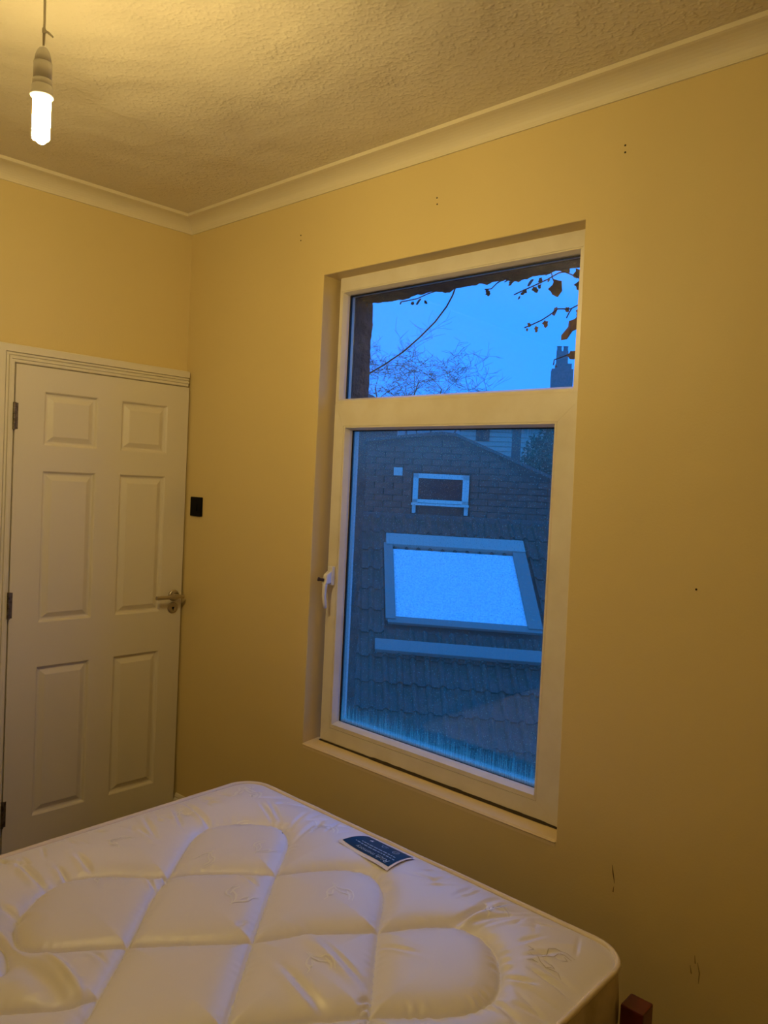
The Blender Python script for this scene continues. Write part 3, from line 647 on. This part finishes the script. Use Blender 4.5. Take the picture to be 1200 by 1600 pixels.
obj('stain_spot', d_, 'label_blue', mt, (1.408-OXm, -.546-OYm, float(height([1.408], [-.546])[0])-MB))
# care label: white edged navy rectangle sewn in at the piping
LC = [(1.762, -.374), (1.769, -.497), (1.571, -.484), (1.584, -.372)]   # reading origin corners: TL.. of label as seen by the reader (u right = -x)
def lab(u, v_, lift=0.):    # u 0..1 along -x from the x=1.765 end, v 0..1 from wall side (0) to bed middle (1)
    p0 = Vector(LC[0]).lerp(Vector(LC[3]), u); p1 = Vector(LC[1]).lerp(Vector(LC[2]), u); p = p0.lerp(p1, v_)
    return p
LH = height([c[0] for c in LC], [c[1] for c in LC])
def labz(u, v_): return (LH[0]*(1-u)*(1-v_)+LH[3]*u*(1-v_)+LH[1]*(1-u)*v_+LH[2]*u*v_)+.0025+.0085*math.sin(math.pi*min(max(v_, 0), 1))**.7+.0022*math.sin(u*math.pi*2+.5)*v_
def labmesh(name, u0, u1, v0, v1, lift, nu=24, nv=12):
    pts = [lab(u0+(u1-u0)*i/nu, v0+(v1-v0)*j/nv) for i in range(nu+1) for j in range(nv+1)]
    Z = height([p.x for p in pts], [p.y for p in pts])
    vtx = []
    for k, (p, z) in enumerate(zip(pts, Z)):
        i, j = divmod(k, nv+1); v_ = v0+(v1-v0)*j/nv; u = u0+(u1-u0)*i/nu
        wave = .006+.004*math.sin(u*math.pi*1.5+.3)*v_
        vtx.append((p.x-OXm, p.y-OYm, labz(u, v_)+lift))
    f = [(i*(nv+1)+j, (i+1)*(nv+1)+j, (i+1)*(nv+1)+j+1, i*(nv+1)+j+1) for i in range(nu) for j in range(nv)]
    return mesh(name, vtx, f), vtx
def smooth_z(x, y, u, v_):
    z = float(height([x], [y])[0]); return max(z, MZ+.006)+(.006+.004*math.sin(u*math.pi*1.5+.3)*v_)*min(1, v_*2+.2)*.8
me, _ = labmesh('care_label', 0, 1, 0, 1, .0); lb = obj('care_label', me, 'label_white', mt, (0, 0, -MB), True); lb['label'] = 'navy blue sewn label with white edge and pale print'
me, _ = labmesh('label_field', .035, .965, .0, .90, .0007); obj('label_field', me, 'label_blue', lb, None, True)
def label_text(txt, u0, u1, vb, hgt, shear=0):
    cu = bpy.data.curves.new('t', 'FONT'); cu.body = txt; cu.size = 1; cu.shear = shear; cu.resolution_u = 3
    ob = bpy.data.objects.new('t', cu); COL.objects.link(ob); bpy.context.view_layer.update()
    dg = bpy.context.evaluated_depsgraph_get(); me = bpy.data.meshes.new_from_object(ob.evaluated_get(dg)); bpy.data.objects.remove(ob)
    xs = [q.co.x for q in me.vertices]; x0, x1 = min(xs), max(xs)
    us, vs = [], []
    for q in me.vertices:
        us.append(u0+(u1-u0)*(q.co.x-x0)/(x1-x0)); vs.append(vb+q.co.y*hgt)      # letters stand towards the bed middle
    pts = [lab(u, v_) for u, v_ in zip(us, vs)]; Z = height([p.x for p in pts], [p.y for p in pts])
    for q, p, z, u, v_ in zip(me.vertices, pts, Z, us, vs):
        q.co = (p.x-OXm, p.y-OYm, labz(u, v_)+.0013)
    obj('printed_line', me, 'label_print', lb)
label_text('Rich', .10, .34, .72, .20, .3); label_text('memory', .38, .74, .74, .17)

def lab_poly(pts2):
    P = [lab(u, v_) for u, v_ in pts2]; Z = height([p.x for p in P], [p.y for p in P])
    v = [(p.x-OXm, p.y-OYm, labz(u, v_)+.0013) for p, z, (u, v_) in zip(P, Z, pts2)]
    return mesh('lp', v, [tuple(range(len(v)))])
def arc_icon(u, v_, r, a0, a1):
    ms = []; n_ = 10
    for k in range(n_):
        a = a0+(a1-a0)*k/n_; b_ = a0+(a1-a0)*(k+1)/n_
        ms.append(lab_poly([(u+r*math.cos(a), v_+1.8*r*math.sin(a)), (u+r*math.cos(b_), v_+1.8*r*math.sin(b_)), (u+.8*r*math.cos(b_), v_+1.44*r*math.sin(b_)), (u+.8*r*math.cos(a), v_+1.44*r*math.sin(a))]))
    return ms
obj('printed_symbol', join('ps', arc_icon(.24, .27, .055, 0, 6.28)+arc_icon(.24, .27, .028, 0, 6.28)), 'label_print', lb)
obj('printed_symbol', join('ps', arc_icon(.48, .25, .045, -.3, 3.4)+[lab_poly([(.42, .20), (.56, .20), (.56, .22), (.42, .22)])]), 'label_print', lb)
rl = random.Random(4)
for v0, u0, u1 in ((.60, .08, .86), (.49, .12, .80)):      # illegible small print: word-length strokes
    wl = []; u = u0
    while u < u1:
        L_ = rl.uniform(.03, .085); wl.append(lab_poly([(u, v0), (min(u+L_, u1), v0), (min(u+L_, u1), v0+.035), (u, v0+.035)])); u += L_+.016
    obj('printed_line', join('pl', wl), 'label_print', lb)
st = []
for k in range(5):
    a = k*2*math.pi/5; st.append(lab_poly([(.74+.045*math.cos(a), .27+.08*math.sin(a)), (.74+.016*math.cos(a+.63), .27+.03*math.sin(a+.63)), (.74, .27), (.74+.016*math.cos(a-.63), .27+.03*math.sin(a-.63))]))
obj('printed_symbol', join('ps', st), M['label_white'], lb)

# ------------------------------------------------------------------ ivy over the window head
IV = [(1.34, 2.356, 0.0235), (1.431, 2.363, 0.0314), (1.508, 2.357, 0.034), (1.561, 2.352, 0.0314), (1.588, 2.352, 0.0157), (1.629, 2.314, 0.0784), (1.714, 2.313, 0.034), (1.483, 2.325, 0.0314), (1.475, 2.301, 0.0157), (1.535, 2.325, 0.0288), (1.562, 2.329, 0.0183), (1.623, 2.235, 0.0444), (1.58, 2.197, 0.0288), (1.555, 2.178, 0.0261), (1.509, 2.183, 0.0131), (1.529, 2.195, 0.0183), (1.672, 2.236, 0.0209), (1.714, 2.229, 0.034), (1.718, 2.211, 0.0261), (1.684, 2.17, 0.0993), (1.707, 2.073, 0.034), (1.728, 2.051, 0.0366), (1.635, 2.042, 0.0105), (1.651, 2.388, 0.0575), (1.701, 2.358, 0.0366), (1.602, 2.387, 0.0366), (0.986, 2.373, 0.034), (0.945, 2.373, 0.0235), (0.895, 2.376, 0.0183), (1.02, 2.366, 0.0183), (1.549, 2.385, 0.0366), (1.482, 2.393, 0.0314), (1.319, 2.374, 0.0157)]
IV = [(x, z-(.024 if x < 1.4 else 0), s) for x, z, s in IV]
IS = [[(1.454, 2.313), (1.473, 2.321), (1.542, 2.336), (1.588, 2.352), (1.637, 2.367), (1.66, 2.367), (1.698, 2.348), (1.743, 2.322)], [(1.507, 2.188), (1.535, 2.194), (1.574, 2.209), (1.608, 2.223), (1.641, 2.24), (1.687, 2.236), (1.758, 2.259), (1.85, 2.33), (1.93, 2.41)], [(1.635, 2.043), (1.637, 2.062), (1.66, 2.069), (1.689, 2.076), (1.769, 2.09), (1.86, 2.16), (1.93, 2.41)], [(1.319, 2.374), (1.348, 2.373), (1.377, 2.389), (1.441, 2.392), (1.549, 2.385), (1.635, 2.382), (1.751, 2.375), (1.93, 2.41)], [(0.895, 2.379), (0.944, 2.378), (0.985, 2.381), (1.045, 2.393), (1.142, 2.406), (1.3, 2.42)], [(1.406, 2.369), (1.43, 2.375), (1.458, 2.385)], [(1.626, 2.325), (1.609, 2.354), (1.602, 2.377)], [(1.674, 2.205), (1.683, 2.224), (1.692, 2.236)], [(1.582, 2.367), (1.593, 2.41)], [(1.743, 2.322), (1.85, 2.35), (1.93, 2.41)]]
IS = [[(x, z-(.022 if (q in (3, 4) and x < 1.4) else 0)) for x, z in p] for q, p in enumerate(IS)]
ivy = empty('ivy', (1.6, .432, 2.42)); tag(ivy, 'ivy with brown leaves trailing over the top right of the window outside', 'ivy')
ms = [tube('s', [(x-1.6, .004*math.sin(x*60+k), z-2.42) for x, z in s], [.0022]*(len(s)-1)+[.0016], 6) for k, s in enumerate(IS)]
obj('stem', join('stem', ms), 'vine', ivy)
def leafmesh(seed, long_=1.):
    r_ = random.Random(seed); pts = [(0, .5), (.18, .30), (.48, .22), (.30, -.02), (.34, -.30), (.0, -.52), (-.30, -.28), (-.32, .0), (-.5, .20), (-.16, .30)]
    v = [(0, .0, .03)]
    for x, z in pts: v.append(((x+r_.uniform(-.07, .07))/long_, .10*abs(x)+r_.uniform(-.05, .05), (z+r_.uniform(-.07, .07))*1.0))
    f = [(0, i, i % 10+1) for i in range(1, 11)]
    n0 = len(v); v += [(x, y+.03, z) for x, y, z in v]; f += [(n0, n0+i % 10+1, n0+i) for i in range(1, 11)]
    f += [(i, n0+i, n0+i % 10+1, i % 10+1) for i in range(1, 11)]
    return fixn(mesh('leaf', v, f))
LM = [leafmesh(k, 1.0+.3*(k % 2)) for k in range(6)]
for m_ in LM: m_.materials.append(M['ivy'])
for k, (x, z, s) in enumerate(IV):
    o = bpy.data.objects.new('leaf', LM[k % 6]); COL.objects.link(o); o.parent = ivy; s *= 1.05
    o.location = (x-1.6, .006+.012*((k*7) % 5-2)/2, z-2.42); o.scale = (s, s, s)
    o.rotation_euler = (R.uniform(-.5, .5), R.uniform(-.9, .9), R.uniform(-.5, .5))
    if abs(s-.0993*1.05) < .001: o.scale = (s*.55, s, s*1.05); o.rotation_euler = (.1, .75, 0)
    if abs(s-.0784*1.05) < .001: o.scale = (s, s, s*.75); o.rotation_euler = (.1, -.25, 0)
# slack cable
cb = [(0.35, 0.5, 2.03), (0.602, 0.5, 2.062), (0.672, 0.5, 2.083), (0.755, 0.5, 2.114), (0.863, 0.5, 2.162), (0.948, 0.5, 2.214), (1.03, 0.5, 2.272), (1.094, 0.49, 2.325), (1.13, 0.48, 2.364), (1.16, 0.46, 2.393), (1.2, 0.44, 2.42), (1.26, 0.415, 2.47), (1.30, .408, 2.60)]
tag(obj('slack_cable', tube('cable', cb, .0032, 8), 'cable', None, None, True), 'thin dark cable sagging across the sky outside the upper pane', 'cable')

# ------------------------------------------------------------------ outside: frame of the neighbouring plots
FY = .577
EF = Vector((-math.sin(FY), math.cos(FY), 0)); ER = Vector((math.cos(FY), math.sin(FY), 0))
def E(s, d, z): p = Vector((CAM.x, CAM.y, 0))+ER*s+EF*d; return (p.x, p.y, z)
def Eb(name, s0, s1, d0, d1, z0, z1, bev=0): return hexa(name, [E(s0, d0, z0), E(s1, d0, z0), E(s1, d1, z0), E(s0, d1, z0), E(s0, d0, z1), E(s1, d0, z1), E(s1, d1, z1), E(s0, d1, z1)], bev)
tag(obj('yard_ground', box('yg', (-40, .402, -3.1), (30, 60, -3.0)), 'yard'), kind='structure')
hs = empty('brick_house', (0, 0, 0)); tag(hs, 'dark brick house seen through the lower pane with gable, small window and tiled lean-to roof', 'house')
# gable
RG = [(-3.2, 1.86), (-1.893, 2.06), (-.80, 2.20), (-.62, 2.185), (.469, 1.749), (1.6, 1.30)]
def rz(s):
    for (a, za), (b_, zb) in zip(RG[:-1], RG[1:]):
        if a <= s <= b_: return za+(zb-za)*(s-a)/(b_-a)
    return 1.3
v = []; f = []
for d in (9.045, 9.25):
    v += [E(s, d, z) for s, z in RG]+[E(1.6, d, -3), E(-3.2, d, -3)]
f = [tuple(range(8)), tuple(range(8, 16))[::-1]]+[(i, (i+1) % 8, 8+(i+1) % 8, 8+i) for i in range(8)]
gw = obj('gable_wall', fixn(mesh('gw', v, f)), 'mortar', hs)
WS0, WS1, WZ0, WZ1 = -1.098, -.447, 1.296, 1.742
CH, BL = .0725, .2225; brick_me = {}
def brick_mesh(w_, h_):
    key = (round(w_, 3), round(h_, 3))
    if key not in brick_me:
        me = box('brick', (0, 0, 0), (w_, .08, h_)); me.materials.append(M['brick']); brick_me[key] = me
    return brick_me[key]
rot = math.atan2(ER.y, ER.x); nb = 0
for r in range(14):
    z0 = 1.262+r*CH; s = -2.0-(BL/2 if r % 2 else 0)
    while s < .62:
        a, b_ = max(s, -2.0), min(s+BL-.009, .62); s += BL
        if z0 < WZ1 and z0+CH > WZ0 and b_ > WS0-.02 and a < WS1+.02:
            if a < WS0-.02: b_ = WS0-.022
            elif b_ > WS1+.02: a = WS1+.022
            else: continue
        if b_-a < .03: continue
        if max(z0+CH-.01-rz(a), z0+CH-.01-rz(b_)) > -.005: continue
        o = bpy.data.objects.new('brick', brick_mesh(b_-a, CH-.009)); COL.objects.link(o); o.parent = gw
        o.location = E(a, 8.985+R.uniform(-.003, .003), z0); o.rotation_euler = (0, 0, rot); nb += 1
# verge boards and main roof planes running back
def roofslab(name, s0, z0, s1, z1, d0, d1, t=.05, m='slate'):
    return obj(name, hexa(name, [E(s0, d0, z0), E(s1, d0, z1), E(s1, d1, z1), E(s0, d1, z0), E(s0, d0, z0+t), E(s1, d0, z1+t), E(s1, d1, z1+t), E(s0, d1, z0+t)]), m, hs)
for (a, za), (b_, zb) in zip(RG[:-1], RG[1:]): roofslab('main_roof', a, za, b_, zb, 8.93, 11.2, .035)
# small white window
wn = obj('window', join('w', [Eb('a', WS0, WS1, 8.955, 9.0, WZ1-.055, WZ1), Eb('a', WS0, WS1, 8.955, 9.0, WZ0+.105, WZ0+.145), Eb('a', WS0, WS0+.06, 8.955, 9.0, WZ0+.10, WZ1), Eb('a', WS1-.075, WS1, 8.955, 9.0, WZ0+.10, WZ1)]), 'white_out', hs)
obj('pane', Eb('p', WS0+.05, WS1-.06, 8.985, 9.0, WZ0+.13, WZ1-.045), 'dark_glass', wn)
obj('sill', Eb('p', WS0-.01, WS1+.01, 8.92, 9.0, WZ0+.075, WZ0+.10), 'white_out', wn)
for a, b_ in ((WS0, WS0+.04), (WS1-.045, WS1)): obj('side_casing', Eb('p', a, b_, 8.96, 9.0, WZ0-.02, WZ0+.075), 'white_out', wn)
vt = obj('air_vent', Eb('v', -1.335, -1.232, 8.965, 9.0, 1.705, 1.800), 'white_out', hs)
for k in range(4): obj('louvre', Eb('l', -1.328, -1.239, 8.953, 8.967, 1.712+k*.022, 1.722+k*.022), 'white_out', vt)
obj('wall_flashing', Eb('fl', -2.2, 1.2, 8.90, 9.0, 1.19, 1.262), 'slate', hs)
# lean-to roof plane: z over depth
def rzp(d): return CAM.z-(.645+.785*(8.6-d))
def RP(a, d, lift=0): q = Vector(E(a+.22*(9-d), d, rzp(d))); nrm = (EF*(-.785)+Vector((0, 0, 1))).normalized(); return tuple(q+nrm*lift)
dk = obj('lower_roof', mesh('lr', [RP(-2.3, 9.0, -.02), RP(1.0, 9.0, -.02), RP(1.0, 5.7, -.02), RP(-2.3, 5.7, -.02), RP(-2.3, 9.0, -.12), RP(1.0, 9.0, -.12), RP(1.0, 5.7, -.12), RP(-2.3, 5.7, -.12)], BOXF), 'slate', hs)
ux = (Vector(RP(1, 8))-Vector(RP(0, 8))).normalized(); vy = (Vector(RP(0, 7.9))-Vector(RP(0, 8.0))).normalized(); nz_ = ux.cross(vy).normalized()
if nz_.z < 0: nz_ = -nz_
TW, TLn = .268, .36
def tile_mesh():
    prof = []; n_ = 16
    for i in range(n_+1):
        x = TW*i/n_; prof.append((x, .006+.040*max(0, math.cos(2*math.pi*(i/n_*2)))))
    v = []; f = []
    for t_, lf in ((0, 0.0), (TLn, .022)):
        for x, h_ in prof: v.append(ux*x+vy*t_+nz_*(h_+lf))
        for x, h_ in prof: v.append(ux*x+vy*t_+nz_*(h_+lf-.018))
    K = n_+1
    for i in range(n_):
        f += [(i, i+1, 2*K+i+1, 2*K+i), (2*K+i, 2*K+i+1, 3*K+i+1, 3*K+i)]
    f += [(0, 2*K, 3*K, K), (n_, K+n_, 3*K+n_, 2*K+n_)]
    me = mesh('tile', v, f); me.materials.append(M['tile']); return me
TM = tile_mesh(); step = .300*math.cos(math.atan(.785))
SK = (-1.44, .10, 7.64, 8.62); nt_ = 0
for r in range(14):
    dtop = 8.98-r*step
    for c in range(12):
        a = -2.26+c*TW
        if dtop < SK[3]-.02 and dtop-step > SK[2]-.12 and a+TW > SK[0]+.02 and a < SK[1]-.02: continue
        o = bpy.data.objects.new('roof_tile', TM); COL.objects.link(o); o.parent = dk
        o.location = Vector(RP(a, dtop, R.uniform(0, .008))); o.rotation_euler = (0, 0, R.uniform(-.008, .008)); nt_ += 1
# lead band across the roof under the skylight and gutter at the eaves
def rbox(a0, a1, d0, d1, h0, h1): return hexa('rb', [RP(a0, d1, h0), RP(a1, d1, h0), RP(a1, d0, h0), RP(a0, d0, h0), RP(a0, d1, h1), RP(a1, d1, h1), RP(a1, d0, h1), RP(a0, d0, h1)], .006)
obj('lead_flashing', rbox(-1.55, .8, 7.31, 7.42, .05, .10), 'lead', hs)
obj('gutter', tube('g', [RP(-2.3, 5.68, 0), RP(1.0, 5.68, 0)], .055, 10), 'gasket', hs)
# skylight
sl = obj('skylight', rbox(SK[0]+.02, SK[1]-.02, SK[2]+.01, SK[3]-.01, -.01, .05), 'lead', hs); sl['label'] = 'large roof window with pale bright glass'
obj('hood', rbox(SK[0]+.03, SK[1]+.01, SK[3]-.13, SK[3]+.01, .05, .105), 'hood', sl)
obj('side_frame', rbox(SK[0], SK[0]+.10, SK[2], SK[3]-.10, .045, .09), 'lead', sl)
obj('side_frame', rbox(SK[1]-.13, SK[1]+.01, SK[2], SK[3]-.10, .045, .09), 'lead', sl)
obj('bottom_frame', rbox(SK[0]+.02, SK[1], SK[2]-.03, SK[2]+.035, .04, .075), 'lead', sl)
obj('glass', rbox(SK[0]+.10, SK[1]-.13, SK[2]+.03, SK[3]-.16, .045, .066), 'sky_panel', sl)
# house body below the lean-to
obj('rear_wall', Eb('rw', -2.4, 1.5, 5.9, 6.1, -3, rzp(6.0)-.12), 'brick', hs)

# pale boarded cottage and its chimney beyond the gable
ct = empty('boarded_cottage', (0, 0, 0)); tag(ct, 'small pale boarded building just beyond the right slope of the brick gable', 'house')
obj('wall', Eb('cw', -.9, .6, 14.05, 16, -3, 2.72), 'board', ct)
for k in range(9): obj('board', Eb('bd', -.9, .6, 14.0, 14.05, 1.95+k*.085, 2.022+k*.085), 'board', ct)
obj('roof', Eb('cr', -1.0, .7, 13.9, 16.1, 2.715, 2.76), 'slate', ct)
obj('window', Eb('cwn', -.62, -.38, 13.97, 14.0, 2.46, 2.66), 'dark_glass', ct)
tag(obj('garden_pier', Eb('gp', .02, .17, 13.2, 13.6, -3, 2.75), 'slate'), 'narrow dark brick pier between the boarded cottage and the bush', 'pier')
tf_ = empty('far_terrace', (0, 0, 0)); tag(tf_, 'distant pale roof band visible just above the ridge of the brick gable', 'house')
obj('wall', Eb('w', -7, -.5, 18.2, 22, -3, 2.75), 'board', tf_)
obj('roof', hexa('r', [E(-7.2, 18.0, 2.7), E(-.4, 18.0, 2.7), E(-.4, 22, 2.7), E(-7.2, 22, 2.7), E(-7.2, 19.6, 3.35), E(-.4, 19.6, 3.35), E(-.4, 20.4, 3.35), E(-7.2, 20.4, 3.35)]), 'lead', tf_)
# chimney
ch = empty('chimney_stack', (0, 0, 0)); tag(ch, 'tall brick chimney stack against the sky at the right of the upper pane', 'chimney')
obj('stack', join('st', [Eb('a', .93, 1.46, 20, 20.5, 2, 4.72), Eb('a', 1.02, 1.42, 20.04, 20.46, 4.72, 4.86)]), 'chimney', ch)
obj('upper_stack', Eb('b', 1.04, 1.32, 20.1, 20.4, 4.86, 5.18), 'chimney', ch)
for s in (1.10, 1.26): 
    p = lathe('pot', [(.075, -.03), (.06, .02), (.055, .10), (.07, .12), (.045, .12)], 12); obj('chimney_pot', p, 'chimney', ch, E(s, 20.25, 5.20))
obj('house_below', Eb('hb', .5, 3.0, 20.0, 24, -3, 3.0), 'brick', ch)
# dark roof corner at the left edge
sh = empty('slate_roof_shed', (0, 0, 0)); tag(sh, 'dark pitched roof corner low at the left of the upper pane', 'roof')
obj('roof', hexa('sr', [E(-4.6, 12, 3.16), E(-2.06, 12, 2.92), E(-2.06, 15, 2.92), E(-4.6, 15, 3.16), E(-4.6, 12.5, 3.62), E(-2.9, 12.5, 3.34), E(-2.9, 14.5, 3.34), E(-4.6, 14.5, 3.62)]), 'slate', sh)
obj('wall', Eb('sw', -4.6, -2.2, 12.1, 15, -3, 3.0), 'brick', sh)

# bare tree
R2 = random.Random(11); tv = []; tf = []
def seg(p, q, r0, r1):
    d = (q-p).normalized(); a = d.orthogonal().normalized(); b_ = d.cross(a); n0 = len(tv)
    for base, r_ in ((p, r0), (q, r1)):
        for k in range(3):
            an = k*2.094; tv.append(base+(a*math.cos(an)+b_*math.sin(an))*r_)
    for k in range(3): tf.append((n0+k, n0+(k+1) % 3, n0+3+(k+1) % 3, n0+3+k))
def grow(p, d, ln, r_, lvl, out):
    n_ = 4
    bend = (out*.16+Vector((R2.uniform(-1, 1), R2.uniform(-1, 1), R2.uniform(-.4, .5)))*.10)
    for i in range(n_):
        q = p+d*(ln/n_); seg(p, q, r_, r_*.86); r_ *= .86; p = q; d = (d+bend).normalized()
        if lvl > 0 and i > 0:
            side = Vector((R2.uniform(-1, 1), R2.uniform(-1, 1), R2.uniform(-.35, .6))).normalized()
            grow(p, (d*.6+side*.8).normalized(), ln*R2.uniform(.55, .82), max(r_*.58, .0034), lvl-1, side)
tb = Vector(E(-2.2, 16.5, -3)); ZT = Vector((0, 0, 1))
for k, (ds, tilt, ln, z0) in enumerate([(-1.35, -.25, .8, 2.5), (-1.1, .1, .95, 2.6), (-.6, -.15, 1.15, 2.6), (-.1, .1, 1.2, 2.7), (.4, .15, 1.2, 2.6), (.85, .3, 1.1, 2.5), (1.2, .45, 1.0, 2.3), (-.8, .3, 1.05, 2.6), (1.5, .3, .8, 2.3), (.1, -.3, 1.1, 2.6)]):
    p0 = Vector(E(-2.2+ds*.3, 16.5, -3)); p1 = Vector(E(-2.2+ds, 16.5+.15*k, z0)); seg(p0, p1, .08, .032)
    grow(p1, (ZT+ER*tilt).normalized(), ln, .026, 5, ER*tilt)
tv2 = [Vector(q)-tb for q in tv]
tr = empty('bare_tree', tb); tag(tr, 'leafless winter tree crown with fine twigs behind the roofs', 'tree')
o = obj('branches', mesh('br', tv2, tf), 'bark', tr)
# evergreen bush right of the gable
bt = Vector(E(.82, 12.0, -3)); bu = empty('evergreen_bush', bt); tag(bu, 'dark green bush beside the gable at the top right of the lower pane', 'bush')
lv = []; lf = []; R3 = random.Random(5)
for k in range(8500):
    a = R3.uniform(0, 6.283); zz = R3.uniform(-1, 1); rr = R3.uniform(.55, 1)**.5*(.60+.12*math.sin(a*5+zz*4)); s2 = math.sqrt(1-zz*zz)
    p = Vector((0, 0, 5.0))+Vector((math.cos(a)*s2*rr*.95, math.sin(a)*s2*rr, zz*rr*1.15-.1))
    u_ = Vector((R3.uniform(-1, 1), R3.uniform(-1, 1), R3.uniform(-1, 1))).normalized(); w_ = u_.orthogonal().normalized(); n0 = len(lv); sz = R3.uniform(.024, .050)
    lv += [p+u_*sz, p+w_*sz*.5, p-u_*sz, p-w_*sz*.5]; lf.append((n0, n0+1, n0+2, n0+3))
o = obj('foliage', mesh('fo', lv, lf), 'leaf', bu); o['kind'] = 'stuff'
obj('trunk', tube('tk', [(0, 0, 0), (.02, 0, 2.5), (0, 0, 4.9)], [.09, .07, .03], 8), 'vine', bu)
